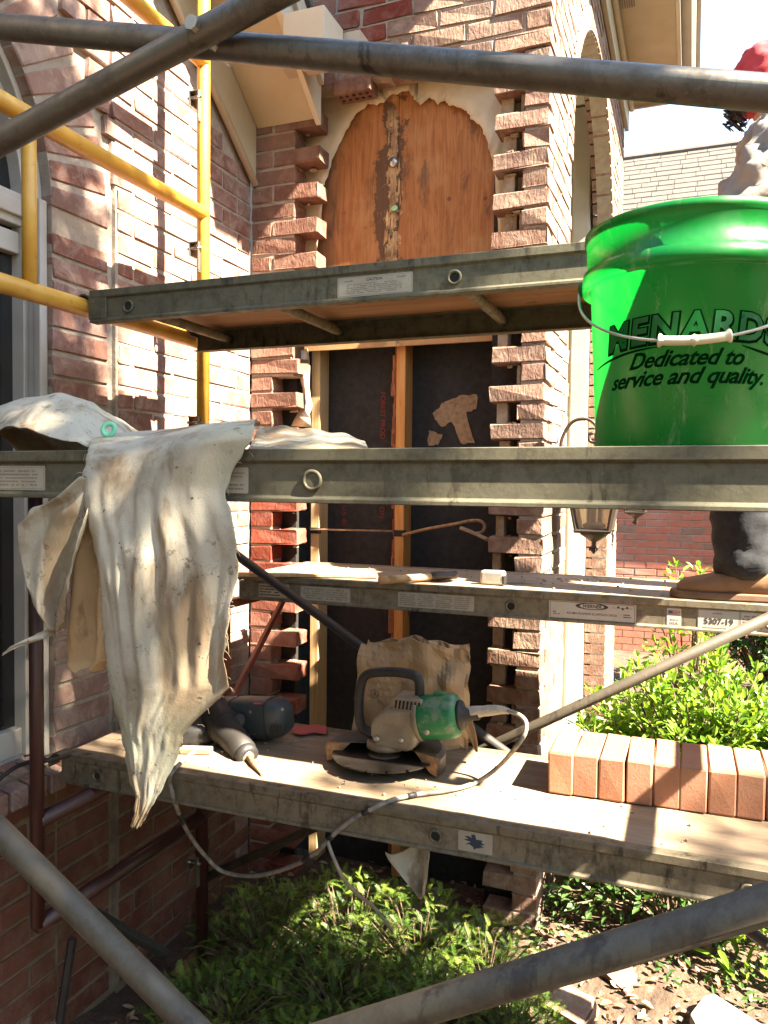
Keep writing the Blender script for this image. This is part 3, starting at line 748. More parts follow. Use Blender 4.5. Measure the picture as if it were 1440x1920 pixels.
for k in range(40):
    a0 = math.pi*k/40; a1 = math.pi*(k+1)/40; gq = 0.5*JT/0.95
    q = [(PX+0.004, PC+r*math.cos(a), PZ+r*math.sin(a)) for a, r in ((a0+gq, PR), (a0+gq, PR+0.10), (a1-gq, PR+0.10), (a1-gq, PR))]
    MB().prism(q, (-0.12, 0, 0)).build('arch_brick', M['brick_pier'], sw, bevel=0.003, seg=1)
# porch interior
po = thing('porch_interior', 'cream plastered porch recess behind the archway', 'porch', (0, 0, 0))
MB().box((-1.9, Y1+0.01, -0.05), (-0.607, Y1+0.14, 4.1)).build('end_wall', M['trim'], po)
MB().box((-1.95, Y0-0.2, -0.05), (-1.85, Y1+0.1, 4.1)).build('back_wall', M['trim'], po)
MB().box((-1.9, 3.08, -0.05), (-0.58, Y0-0.12, 4.1)).build('near_wall', M['trim'], po)
MB().box((-1.9, Y0-0.2, 3.95), (-0.58, Y1+0.1, 4.05)).build('ceiling', M['trim'], po)
MB().box((-1.9, Y0-0.2, -0.05), (PX-0.1, Y1+0.1, 0.14)).build('floor', M['stone'], po)
MB().box((-0.72, Y1-0.06, 0.1), (-0.612, Y1+0.005, 3.94)).build('pilaster', M['trim'], po, bevel=0.01)
ev2 = thing('roof_eave', 'beige eave with gutter and vent grille above the porch wall', 'eave', (0, 0, 0))
SZ = 4.24
MB().box((-0.43, 2.2, SZ), (-0.135, 5.80, SZ+0.02)).build('soffit', M['soffit'], ev2)
MB().box((PX+0.002, 2.2, SZ-0.19), (PX+0.03, 5.76, SZ+0.018)).build('frieze_board', M['trim'], ev2, bevel=0.004)
MB().box((PX+0.03, 2.2, SZ-0.06), (PX+0.062, 5.77, SZ+0.015)).build('crown_moulding', M['trim'], ev2, bevel=0.01)
MB().box((-0.133, 2.2, SZ-0.022), (-0.11, 5.81, SZ+0.17)).build('fascia', M['trim'], ev2, bevel=0.002)
MB().box((-0.44, 5.80, SZ-0.022), (-0.136, 5.822, SZ+0.17)).build('fascia', M['trim'], ev2, bevel=0.002)
gp2 = [(0, 0), (0.055, 0), (0.075, 0.03), (0.08, 0.075), (0.105, 0.085), (0.105, 0.105), (0.09, 0.105), (0.07, 0.08), (0.066, 0.035), (0.05, 0.006), (0.004, 0.006), (0.004, 0.1), (0, 0.1)]
MB().prism([(-0.108+a, 2.2, SZ+0.045+b) for a, b in gp2], (0, 3.55, 0)).build('gutter', M['gutter'], ev2)
MB().box((-0.5, 2.2, SZ+0.19), (-0.09, 5.82, SZ+0.22)).build('roof_deck', M['gutter'], ev2)
vg = link('vent_grille', None, ev2); vc = onZ(1182, 2, SZ)
MB().box((vc.x-0.05, vc.y-0.12, SZ-0.004), (vc.x+0.03, vc.y+0.06, SZ-0.001)).build('plate', M['trim'], vg)
vs_ = MB()
for k in range(6): vs_.box((vc.x-0.045+k*0.012, vc.y-0.11, SZ-0.008), (vc.x-0.038+k*0.012, vc.y+0.05, SZ-0.0045))
vs_.build('slots', M['print_grey'], vg)

# ------------------------------------------------------------------ house across the garden
fh = thing('brick_house', 'red brick house wing with shingle roof beyond the garden', 'house', (0, 0, 0))
HY = 8.0
MB().box((-1.2, HY+0.008, -0.1), (4.5, HY+0.3, 2.75)).build('wall', M['mortar_far'], fh)
br = Bricks(fh, M['brick_far'], 300, 0.0015)
for i in range(int(2.75/CO)):
    z0 = i*CO+0.004; xx = -1.2+(0.1 if i % 2 else 0)
    while xx < 4.4:
        br.add((xx, HY, z0), (xx+BL, HY+0.09, z0+BH)); xx += BL+JT
br.flush()
rf = link('roof', None, fh); sh = MB(); NR = 34
ez, rz_, ey, ry_ = 2.72, 6.0, HY-0.35, HY+3.2
for k in range(NR):
    t0 = k/NR; t1 = (k+1.15)/NR
    a = Vector((0, lerp(ey, ry_, t0), lerp(ez, rz_, t0)+0.014)); b = Vector((0, lerp(ey, ry_, t1), lerp(ez, rz_, t1)))
    xx = -1.6-RND.uniform(0, .25)
    while xx < 5:
        w = RND.uniform(0.18, 0.34); d = RND.uniform(0, 0.006)
        sh.add([(xx, a.y, a.z+d), (xx+w-0.006, a.y, a.z+d), (xx+w-0.006, b.y, b.z+d), (xx, b.y, b.z+d), (xx, a.y, a.z-0.02), (xx+w-0.006, a.y, a.z-0.02)], [(0,1,2,3),(4,5,1,0)]); xx += w
stuff(sh.build('shingles', simple('tan_shingle', (0.062, 0.054, 0.047), (0.042, 0.036, 0.031), 0.95, 0, 12, 0.5, 0.006, 'World'), rf))
MB().prism([(-1.6, ey, ez-0.05), (-1.6, ry_, rz_-0.03), (-1.6, ry_+0.3, rz_-0.3), (-1.6, ry_, ez-0.05)], (6.6, 0, 0)).build('roof_deck', M['soffit'], rf)
MB().tube((-1.62, ry_, rz_+0.01), (5, ry_, rz_+0.01), 0.045, 8).build('ridge_cap', simple('ridge_shingle', (0.10, 0.085, 0.075), None, 0.95), rf)
# ================================================================== lettering
def text_geo(s, size=1.0, shear=0.0, offset=0.0, align='CENTER', space=1.0):
    cu = bpy.data.curves.new('t', 'FONT'); cu.body = s; cu.size = size; cu.shear = shear; cu.offset = offset
    cu.align_x = align; cu.align_y = 'CENTER'; cu.space_character = space; cu.resolution_u = 3
    ob = bpy.data.objects.new('t', cu); COL.objects.link(ob)
    dg = bpy.context.evaluated_depsgraph_get(); me = ob.evaluated_get(dg).to_mesh()
    vs = [v.co.copy() for v in me.vertices]; fs = [tuple(p.vertices) for p in me.polygons]
    ob.evaluated_get(dg).to_mesh_clear(); bpy.data.objects.remove(ob); bpy.data.curves.remove(cu)
    return vs, fs
def face_text(parent, s, size, cx, cz, Y, mat, name='lettering', **k):
    vs, fs = text_geo(s, size, **k); mb = MB()
    mb.add([(cx+v.x, Y, cz+v.y) for v in vs], fs)
    return mb.build(name, mat, parent, fixn=False)
def fine_print(mb, x0, x1, z0, z1, Y, rows, seed=0, fill=0.75):
    r = random.Random(seed); h = (z1-z0)/rows
    for i in range(rows):
        x = x0; z = z1-(i+0.75)*h
        while x < x1:
            w = r.uniform(0.0015, 0.006)
            if x+w > x1: break
            if r.random() < fill: mb.add([(x, Y, z), (x+w, Y, z), (x+w, Y, z+h*0.5), (x, Y, z+h*0.5)], [(0, 1, 2, 3)])
            x += w+0.001
def rrect(x0, x1, z0, z1, Y, r=0.004, n=4):
    pts = []
    for (cx, cz, a) in ((x1-r, z1-r, 0), (x0+r, z1-r, 90), (x0+r, z0+r, 180), (x1-r, z0+r, 270)):
        for k in range(n+1):
            t = R_(a+90*k/n); pts.append((cx+r*math.cos(t), Y, cz+r*math.sin(t)))
    return pts
def border(mb, x0, x1, z0, z1, Y, w=0.0008, r=0.004):
    a = rrect(x0, x1, z0, z1, Y, r); b = rrect(x0+w, x1-w, z0+w, z1-w, Y, max(0.0005, r-w)); n = len(a)
    mb.add(a+b, [(i, (i+1) % n, n+(i+1) % n, n+i) for i in range(n)])

# ================================================================== scaffold planks
RAILP = [(0, 0), (0, -.018), (.006, -.022), (.006, -.071), (0, -.074), (0, -.081), (.030, -.081), (.030, -.078), (.010, -.076), (.010, -.02), (.030, -.02), (.030, 0)]
def plank(label, X0, X1, Ya, Yb, zt, holes, mat, deckmat, tubes=(), hookback=True, plug=None):
    t = thing('scaffold_plank', label, 'plank', ((X0+X1)/2, (Ya+Yb)/2, zt-0.08), 'scaffold planks')
    inv = Matrix.Translation(-Vector(t.location))
    def B(mb, name, m, **k):
        mb.v = [tuple(inv @ Vector(p)) for p in mb.v]; return mb.build(name, m, t, **k)
    for sgn, yb in ((1, Ya), (-1, Yb)):
        B(MB().prism([(X0, yb+sgn*a, zt+b) for a, b in RAILP], (X1-X0, 0, 0)), 'side_rail', mat, bevel=0.0012, seg=1)
    dk = MB(); nx = 60; top = []; 
    for j in range(9):
        yy = lerp(Ya+0.0305, Yb-0.0305, j/8)
        top.append([(lerp(X0+0.004, X1-0.004, i/nx), yy, zt-0.001+0.0012*fbm(i*0.4, j*0.7, zt*9)) for i in range(nx+1)])
    dk.grid(top); dk.box((X0+0.004, Ya+0.0305, zt-0.017), (X1-0.004, Yb-0.0305, zt-0.0035))
    B(dk, 'deck_board', deckmat)
    for hx, filled in holes:
        mb = MB(); Mx = Matrix.Rotation(R_(90), 3, 'X')
        mb.lathe([(0.0145, 0), (0.0165, 0.0015), (0.0165, 0.004), (0.013, 0.0055), (0.0108, 0.004), (0.0100, 0.0)], (hx, Ya+0.0062, zt-0.047), 20, Mx, caps=False)
        B(mb, 'tube_end_ring', mat, smooth=True)
        d = MB().lathe([(0.0104, 0), (0.0104, 0.0008)], (hx, Ya+(0.0035 if filled else 0.0058), zt-0.047), 18, Mx)
        B(d, 'tube_bolt' if filled else 'tube_bore', mat if filled else M['hole'])
        B(MB().tube((hx, Ya+0.011, zt-0.047), (hx, Yb-0.011, zt-0.047), 0.0135, 14), 'cross_tube', M['alu'], smooth=True)
    for hx in tubes: B(MB().tube((hx, Ya+0.011, zt-0.047), (hx, Yb-0.011, zt-0.047), 0.0135, 14), 'cross_tube', M['alu'], smooth=True)
    for xe, s in ((X0, 1), (X1, -1)):
        for yb, sy in ((Ya, 1), (Yb, -1)):
            pb = MB(); a, b = sorted((xe-s*0.002, xe+s*0.052)); c, d = sorted((yb-sy*0.0005, yb+sy*0.0055))
            pb.box((a, c, zt-0.073), (b, d, zt-0.019)); B(pb, 'end_plate', mat, bevel=0.001, seg=1)
            rv = MB()
            for q in (0.012, 0.040):
                for w in (0.030, 0.062): rv.lathe([(0.003, 0), (0.002, 0.0016)], (xe+s*q, yb-sy*0.0006, zt-w), 8, Matrix.Rotation(R_(90*sy), 3, 'X'))
            B(rv, 'rivets', mat)
            hk = MB(); pts = []
            for k in range(9):
                an = R_(-20+k*25); pts.append((xe-s*0.026-s*0.026*math.cos(math.pi-an)*-1*1.0, 0, -0.036+0.030*math.sin(an)))
            y0, y1 = sorted((yb+sy*0.006, yb+sy*0.045)); n = len(pts); vs = []
            for (x, _, z) in pts: vs += [(x, y0, zt+z), (x, y1, zt+z)]
            hk.add(vs, [(2*i, 2*i+1, 2*i+3, 2*i+2) for i in range(n-1)])
            B(hk, 'hook', mat, solid=0.004)
    t['_p'] = 1; del t['_p']
    return t, B
XL, XR = -1.437, 0.565
def hx(px, py, Y): return onY(px, py, Y).x

# ---- lower plank
LY, LZ = 1.64, 0.872
lp, LB = plank('lower scaffold plank carrying the grinder, drill and new bricks', -1.555, XR, LY, LY+0.483, LZ, [(hx(180, 1456, LY), 0), (hx(815, 1573, LY), 0), (0.12, 0)], M['alu'], M['deck'], (-0.95, 0.35))
def sticker(B, x0, x1, z0, z1, Y, mat, name='sticker'):
    return B(MB().prism(rrect(x0, x1, z0, z1, Y+0.0058, 0.003), (0, -0.0006, 0)), name, mat)
def local(o, t):     # lettering built in world space hangs under a plank
    o.location = -Vector(t.location); return o
a = onY(858, 1570, LY).x; b = onY(922, 1600, LY).x
sticker(LB, a, b, LZ-0.068, LZ-0.024, LY, M['sticker'])
bl = MB(); r = random.Random(4); cxm, czm = lerp(a, b, .52), LZ-.046
bl.add([(cxm+.021*(1+.45*r.uniform(-1, 1))*math.cos(2*math.pi*k/26)*(1.15 if k % 3 else .6), LY+.0049, czm+.012*(1+.5*r.uniform(-1, 1))*math.sin(2*math.pi*k/26)-.004*math.cos(2*math.pi*k/26)) for k in range(26)], [tuple(range(26))])
LB(bl, 'blue_mark', NT('blue_ink').set((0.012, 0.028, 0.055), 0.6), fixn=False)
# ---- upper plank (seen from below)
UY, UZ = 1.615, 2.085
up, UB = plank('upper scaffold plank above the camera, its plywood underside showing', XL, XR, UY, UY+0.483, UZ, [(hx(238, 577, UY), 0), (hx(851, 520, UY), 0), (0.15, 0)], M['alu_green'], M['deck_under'], (-0.95,))
a = onY(631, 545, UY).x; b = onY(772, 530, UY).x
sticker(UB, a, b, UZ-0.070, UZ-0.026, UY, M['sticker'])
bd = MB(); border(bd, a+0.002, b-0.002, UZ-0.068, UZ-0.028, UY+0.0050)
fine_print(bd, a+0.022, b-0.022, UZ-0.064, UZ-0.041, UY+0.0050, 6, 3, 0.8); UB(bd, 'fine_print', M['print_grey'], fixn=False)
local(face_text(up, 'CAUTION', 0.0085, (a+b)/2, UZ-0.0345, UY+0.0049, M['print'], offset=0.0002), up)
local(face_text(up, 'DANGER', 0.0055, a+0.026, UZ-0.0355, UY+0.0049, M['print']), up)
local(face_text(up, 'DANGER', 0.0055, b-0.026, UZ-0.0345, UY+0.0049, M['print']), up)
# ---- plank the bucket stands on
BY, BZ = 1.05, 1.652
bp_, BB = plank('near scaffold plank in front, carrying the green bucket and cloth', XL, XR, BY, BY+0.483, BZ, [(hx(583, 900, BY), 1)], M['alu_green'], M['deck'], (0.25,))
a = onY(-40, 905, BY).x; b = onY(80, 905, BY).x
sticker(BB, a, b, BZ-0.068, BZ-0.026, BY, M['sticker']); bd = MB(); border(bd, a+0.002, b-0.002, BZ-0.066, BZ-0.028, BY+0.0050); fine_print(bd, a+0.01, b-0.015, BZ-0.062, BZ-0.032, BY+0.0050, 5, 9, 0.8)
BB(bd, 'fine_print', M['print_grey'], fixn=False)
a = onY(395, 905, BY).x; b = onY(462, 905, BY).x
sticker(BB, a, b, BZ-0.068, BZ-0.028, BY, M['sticker']); bd = MB()
fine_print(bd, a+0.028, b-0.006, BZ-0.045, BZ-0.034, BY+0.0050, 2, 12, 0.95); fine_print(bd, a+0.028, b-0.006, BZ-0.064, BZ-0.052, BY+0.0050, 2, 14, 0.95); BB(bd, 'fine_print', M['print_grey'], fixn=False)
# ---- plank by the wall
MY, MZ = 2.225, 1.302
mp, MBB = plank('plank nearest the wall, bearing the maker sticker and hammer', XL+0.07, XR, MY, MY+0.483, MZ, [(hx(463, 1112, MY), 0), (hx(957, 1142, MY), 0), (0.2, 0)], M['alu'], M['deck'], (-0.9,))
def lab(pa, pb, z0=0.070, z1=0.026, mat=None):
    a = onY(pa, 1130, MY).x; b = onY(pb, 1130, MY).x
    sticker(MBB, a, b, MZ-z0, MZ-z1, MY, mat or M['sticker']); return a, b
a, b = lab(483, 540); bd = MB(); border(bd, a+.001, b-.001, MZ-.069, MZ-.027, MY+.005); fine_print(bd, a+.004, b-.03, MZ-.066, MZ-.030, MY+.005, 4, 21, .95)
fine_print(bd, b-.026, b-.005, MZ-.046, MZ-.030, MY+.005, 2, 22, .7); MBB(bd, 'fine_print', M['print'], fixn=False)
a, b = lab(562, 655); bd = MB(); fine_print(bd, a+.006, b-.006, MZ-.066, MZ-.030, MY+.005, 5, 23, .7); border(bd, a+.001, b-.001, MZ-.069, MZ-.027, MY+.005, .0004); MBB(bd, 'fine_print', M['print_grey'], fixn=False)
a, b = lab(745, 888); bd = MB()
for k in range(4): fine_print(bd, lerp(a, b, .03+k*.24), lerp(a, b, .24+k*.24), MZ-.066, MZ-.030, MY+.005, 6, 30+k, .95)
MBB(bd, 'fine_print', M['print_grey'], fixn=False)
a, b = lab(1029, 1193, 0.074, 0.020, M['sticker_pale']); Yt = MY+0.0049
bd = MB(); border(bd, a+.003, b-.003, MZ-.0715, MZ-.0235, Yt, .0012)
ex, ez_ = lerp(a, b, .50), MZ-.033; el = [(ex+0.044*math.cos(2*math.pi*k/28), Yt-.0002, ez_+0.0095*math.sin(2*math.pi*k/28)) for k in range(28)]
bd.add(el, [tuple(range(28))]); MBB(bd, 'logo_oval', M['print'], fixn=False)
el2 = [(ex+0.033*math.cos(2*math.pi*k/28), Yt-.0004, ez_+0.0074*math.sin(2*math.pi*k/28)) for k in range(28)]
iv = MB(); iv.add(el2, [tuple(range(28))]); MBB(iv, 'logo_oval', M['sticker_pale'], fixn=False)
local(face_text(mp, 'WERNER', 0.0128, ex, ez_-.0002, Yt-.0007, M['print'], shear=0.25, offset=0.0004), mp)
local(face_text(mp, 'ALUMA-PLANK\u00ae SCAFFOLD DECK', 0.0088, lerp(a, b, .5), MZ-.0545, Yt-.0003, M['print'], offset=0.0001), mp)
bd = MB(); fine_print(bd, lerp(a, b, .86), lerp(a, b, .955), MZ-.060, MZ-.048, Yt-.0003, 2, 41, .95); fine_print(bd, lerp(a, b, .05), lerp(a, b, .13), MZ-.062, MZ-.050, Yt-.0003, 2, 42, .5)
bd.add([(lerp(a, b, .73), Yt-.0003, ez_-.0007), (lerp(a, b, .96), Yt-.0003, ez_-.0007), (lerp(a, b, .96), Yt-.0003, ez_+.0003), (lerp(a, b, .73), Yt-.0003, ez_+.0003)], [(0, 1, 2, 3)])
for q in (.80, .85, .90): bd.lathe([(.0035, 0), (.0004, .0002)], (lerp(a, b, q), Yt-.0004, ez_+(.002 if q != .85 else -.002)), 6, Matrix.Rotation(R_(90), 3, 'X'))
MBB(bd, 'fine_print', M['print'], fixn=False)
a, b = lab(1251, 1278, .074, .024, M['sticker_pale'])
fl = MB(); zt_ = MZ-.030
for k in range(4): fl.add([(a+.003, Yt, zt_-.0035*2*k/2), (b-.003, Yt, zt_-.0035*2*k/2), (b-.003, Yt, zt_-.0035*k-.0018), (a+.003, Yt, zt_-.0035*k-.0018)], [(0, 1, 2, 3)])
MBB(fl, 'flag_stripes', NT('flag_red').set((.36, .09, .07), .6), fixn=False)
fb = MB(); fb.add([(a+.003, Yt-.0002, zt_), (a+.014, Yt-.0002, zt_), (a+.014, Yt-.0002, zt_-.008), (a+.003, Yt-.0002, zt_-.008)], [(0, 1, 2, 3)]); MBB(fb, 'flag_canton', NT('flag_blue').set((.07, .07, .16), .6), fixn=False)
local(face_text(mp, 'MADE IN', 0.0052, (a+b)/2, MZ-.055, Yt, M['print'], offset=.0001), mp); local(face_text(mp, 'U.S.A.', 0.0088, (a+b)/2, MZ-.064, Yt, M['print'], offset=.0002), mp)
a, b = lab(1309, 1388, .075, .022, M['sticker_pale']); a2, b2 = lab(1389, 1470, .075, .022, M['sticker_pale'])
bd = MB(); border(bd, a+.001, b-.001, MZ-.074, MZ-.023, Yt, .0009); fine_print(bd, lerp(a, b, .35), lerp(a, b, .6), MZ-.034, MZ-.028, Yt, 1, 51, 1); fine_print(bd, lerp(a, b, .12), lerp(a, b, .88), MZ-.073, MZ-.066, Yt, 1, 52, .6)
border(bd, a2+.001, b2-.001, MZ-.074, MZ-.023, Yt, .0009); fine_print(bd, a2+.006, b2-.01, MZ-.066, MZ-.030, Yt, 5, 55, .8); MBB(bd, 'fine_print', M['print_grey'], fixn=False)
local(face_text(mp, '5307-19', 0.0215, (a+b)/2, MZ-.0525, Yt-.0002, M['print'], offset=.0006), mp)

# ================================================================== frames
TR = 0.0205
def scaffold_frame(x, zlo, zhi, bars, verts, mat, label, yr=None, rr=1.12, ya=0.66, yb=2.165, feet=False, clips=()):
    t = thing('scaffold_tower_section', label, 'scaffold', (x, (ya+yb)/2, zlo))
    def B(mb, n, m=mat, **k):
        mb.v = [tuple(Vector(p)-Vector(t.location)) for p in mb.v]; return mb.build(n, m, t, **k)
    for y in (ya, yb):
        p = B(MB().tube((x, y, zlo), (x, y, zhi), TR, 18), 'post', smooth=True, )
        if feet: B(MB().box((x-.07, y-.07, zlo-.012), (x+.07, y+.07, zlo-.002)), 'base_plate', M['rust'])
        else: B(MB().lathe([(TR+.004, 0), (TR+.004, .03)], (x, y, zlo), 18), 'coupling_ring', M['steel'], smooth=True)
    for z in bars:
        B(MB().tube((x, yr if (yr and z < 1.2) else ya, z), (x, yb, z), TR*rr, 18), 'rung', smooth=True)
    for (y, z0, z1) in verts: B(MB().tube((x, y, z0), (x, y, z1), TR*0.82, 16), 'upright', smooth=True)
    for (y, z) in clips:
        c = MB()
        s = 1 if y < 1 else 1
        c.box((x-.030, y-.036, z-.012), (x-.027, y+.004, z+.03)); c.box((x-.030, y-.036, z+.028), (x+.004, y-.008, z+.031))
        c.box((x+.002, y-.036, z-.06), (x+.005, y-.024, z+.031)); c.box((x+.002, y-.022, z-.06), (x+.005, y-.014, z-.002)); c.box((x+.002, y-.036, z-.064), (x+.005, y-.014, z-.058))
        c.tube((x-.04, y-.026, z+.012), (x+.012, y-.026, z+.012), .005, 8)
        B(c, 'brace_clip', M['steel'])
    return t
zb_ = LZ-0.103
scaffold_frame(-1.468, 0.012, 1.655, (0.51, zb_, BZ-0.040), ((1.466, 0.51, BZ-0.04),), M['maroon'], 'maroon lower scaffold frame against the left brick wall', yr=1.466, rr=.98, feet=True, clips=((2.165, 1.47), (2.165, 0.35)))
scaffold_frame(-1.468, 1.66, 3.7, (UZ-0.037, 2.455, 2.93), ((1.452, UZ-0.037, 2.455), (1.452, 2.93, 3.5)), M['yellow'], 'yellow scaffold frame in front of the arched window', clips=((2.165, 2.80), (2.165, 2.33), (2.165, 1.78)))
scaffold_frame(0.598, 0.012, 1.655, (0.51, zb_, BZ-0.040), ((1.466, 0.51, BZ-0.04),), M['maroon'], 'maroon lower scaffold frame at the right end of the planks', feet=True)
gpo = thing('guard_post', 'yellow guard post at the near right corner of the scaffold', 'post', (0.598, 0.66, 1.66))
MB().tube((0, 0, 0), (0, 0, 1.0), TR, 16).build('post', M['yellow'], gpo, True)
MB().lathe([(TR+.004, 0), (TR+.004, .03)], (0, 0, 0), 18).build('coupling_ring', M['steel'], gpo, True)
# bracket carrying the plank by the wall
for x, lab_ in ((-1.405, 'red steel side bracket under the plank by the wall, left end'), (0.53, 'red steel side bracket under the plank by the wall, right end')):
    t = thing('side_bracket', lab_, 'bracket', (x, 2.19, 0.9), 'side brackets')
    def B(mb, n): mb.v = [tuple(Vector(p)-Vector(t.location)) for p in mb.v]; mb.build(n, M['redsteel'], t, smooth=False, bevel=.001, seg=1)
    B(MB().box((x-.014, 2.188, MZ-.112), (x+.014, 2.72, MZ-.084)), 'arm'); B(MB().box((x-.014, 2.188, 0.80), (x+.014, 2.212, MZ-.113)), 'upright')
    B(MB().path([(x, 2.205, 0.85), (x, 2.62, MZ-.115)], .013, 6), 'strut')

# ================================================================== cross braces
def brace(label, Y, z1a, z1b, z2a, z2b, xa, xb, r, mat, off=0.03, mat2=None):
    xm = (xa+xb)/2
    t = thing('cross_brace', label, 'brace', (xm, Y, (z1a+z1b)/2))
    def B(mb, n, m, **k): mb.v = [tuple(Vector(p)-Vector(t.location)) for p in mb.v]; return mb.build(n, m, t, **k)
    B(MB().tube((xa, Y-off/2, z1a), (xb, Y-off/2, z1b), r, 18), 'tube', mat, smooth=True)
    B(MB().tube((xa, Y+off/2, z2a), (xb, Y+off/2, z2b), r, 18), 'tube', mat2 or mat, smooth=True)
    B(MB().tube((xm, Y-off/2-r-.006, (z1a+z1b)/2), (xm, Y+off/2+r+.006, (z1a+z1b)/2), .007, 8), 'pivot_bolt', M['steel'])
    return t
XA, XB = -1.468, 0.598
def thru(Y, p, q):
    a = onY(p[0], p[1], Y); b = onY(q[0], q[1], Y); s = (b.z-a.z)/(b.x-a.x)
    return a.z+s*(XA-a.x), a.z+s*(XB-a.x)
FYB = 0.655
u1 = thru(FYB, (0, 38), (1440, 157)); u2 = thru(FYB, (0, 288), (540, 2))
brace('grey tubular cross brace crossing the top of the view, nearest the camera', FYB, u2[0], u2[1], u1[0], u1[1], XA, XB, .0135, M['tube'])
l1 = thru(FYB, (0, 1592), (320, 1918)); l2 = thru(FYB, (690, 1905), (1430, 1678))
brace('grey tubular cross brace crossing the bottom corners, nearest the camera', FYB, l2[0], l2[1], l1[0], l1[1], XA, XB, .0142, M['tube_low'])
BYB = 2.172
c1 = thru(BYB, (455, 1045), (690, 1217)); c2 = thru(BYB, (560, 1567), (1400, 1180))
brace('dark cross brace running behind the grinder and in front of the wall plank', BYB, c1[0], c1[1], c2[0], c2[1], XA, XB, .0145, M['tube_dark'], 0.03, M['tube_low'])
# ================================================================== bucket
BC = Vector((-0.006, 1.255, BZ+0.0005))
bk_ = thing('plastic_bucket', 'green translucent plastic bucket with black lettering on the near plank', 'bucket', BC)
prof = [(.001, .003), (.124, .003), (.128, .000), (.131, .006), (.1425, .238), (.146, .240), (.1545, .237), (.1556, .250), (.1540, .263), (.1480, .266), (.1495, .307), (.1528, .310), (.1528, .3195), (.1495, .3215), (.1470, .318), (.1473, .311)]
MB().lathe(prof, n=72, caps=False).build('body', M['green'], bk_, True)
def brad(z): return lerp(.131, .1425, (z-.006)/.232)
def wrap_text(s, size, z, mat, name, shear=0.0, offset=0.0, lift=.0006, ang=0.0, arch=0.0, space=1.0):
    vs, fs = text_geo(s, size, shear, offset, space=space); mb = MB(); q = []
    # split long faces so that the letters follow the curve
    bm = bmesh.new(); bvs = [bm.verts.new(v) for v in vs]
    for f in fs:
        try: bm.faces.new([bvs[i] for i in f])
        except ValueError: pass
    bmesh.ops.subdivide_edges(bm, edges=[e for e in bm.edges if e.calc_length() > size*0.35], cuts=2, use_grid_fill=True)
    bmesh.ops.triangulate(bm, faces=bm.faces[:])
    bm.verts.index_update()
    for v in bm.verts:
        zz = z+v.co.y+arch*(-(v.co.x/0.12)**2); r_ = brad(zz)+lift; th = R_(-90+ang)+v.co.x/r_
        q.append((r_*math.cos(th), r_*math.sin(th), zz))
    mb.add(q, [tuple(v.index for v in f.verts) for f in bm.faces]); bm.free()
    return mb.build(name, mat, bk_, fixn=False)
gi = M['green']
wrap_text('MENARDS', 0.049, .157, M['print_green'], 'logo_outline', 0.10, .0042, .0006, 0, .006, 1.16)
wrap_text('MENARDS', 0.049, .158, gi, 'logo_letters', 0.10, .0014, .0011, 0, .006, 1.16)
wrap_text('Dedicated to', 0.030, .118, M['print_green'], 'slogan', 0.45, .0007, .0006, -3, .002, .95)
wrap_text('service and quality.', 0.030, .094, M['print_green'], 'slogan', 0.45, .0007, .0006, -3, .002, .95)
for (z0, dz, a0, a1) in ((.118, .017, -66, -12), (.133, -.012, 28, 58)):
    sw_ = MB(); n = 20; rows = [[], []]
    for k in range(n+1):
        t = k/n; th = R_(-90+lerp(a0, a1, t)); zz = z0+dz*math.sin(t*math.pi/2); w = .0032*math.sin(math.pi*min(1, .1+t*.9))+.0004
        for j, q in enumerate((-w/2, w/2)):
            r_ = brad(zz+q)+.0007; rows[j].append((r_*math.cos(th), r_*math.sin(th), zz+q))
    sw_.grid(rows)
    sw_.build('swoosh', M['print_green'], bk_, fixn=False)
hd = link('handle', None, bk_); pts = []
for k in range(41):
    t = k/40; th = math.pi+math.pi*t; s = math.sin(math.pi*t)
    pts.append((.160*math.cos(th), (.160-.008*s)*math.sin(th), .250-.112*s**0.85))
MB().path(pts, .0021, 8).build('wire', M['steel'], hd, True)
gp_ = spl(pts[17:25], 4)
MB().path(gp_, [.0088 if k in (0, 1, 27, 28) else (.0082 if k == 14 else .0062) for k in range(29)], 14).build('grip', simple('ivory_grip', (.62, .58, .42), (.54, .50, .35), .45, 0, 30, .05), hd, True)
for s in (-1, 1): MB().lathe([(.012, 0), (.013, .004), (.009, .009)], (s*.153, 0, .250), 14, Matrix.Rotation(R_(90*s), 3, 'Y')).build('handle_ear', M['green'], hd, True)

# ================================================================== canvas cloth over the near plank
rg = random.Random(21)
def cloth_sheet(rows, ncol, fold, seed, jag=.004, sub=4):
    "rows: (pxL, pyL, pxR, pyR, Y); fold(s, t) pushes out of the sheet"
    R2 = []
    for i in range(len(rows)-1):
        for k in range(sub):
            t = k/sub; R2.append([lerp(a, b, t) for a, b in zip(rows[i], rows[i+1])])
    R2.append(list(rows[-1])); out = []; n = len(R2); r = random.Random(seed)
    for i, (xl, yl, xr, yr, Y) in enumerate(R2):
        t = i/(n-1); row = []
        for j in range(ncol+1):
            s = j/ncol
            p = onY(lerp(xl, xr, s), lerp(yl, yr, s), Y)
            if j in (0, ncol): p += Vector((r.uniform(-jag, jag), 0, r.uniform(-jag, jag)))
            if i == n-1: p += Vector((0, 0, r.uniform(-jag*1.5, jag*1.5)))
            d = fold(s, t)+.004*fbm(s*5+seed, t*9, .3); p += Vector((0, -d, 0))
            row.append(p)
        out.append(row)
    return MB().grid(out)
cl = thing('canvas_cloth', 'stained torn cream canvas hanging over the near plank', 'cloth', (0, 0, 0))
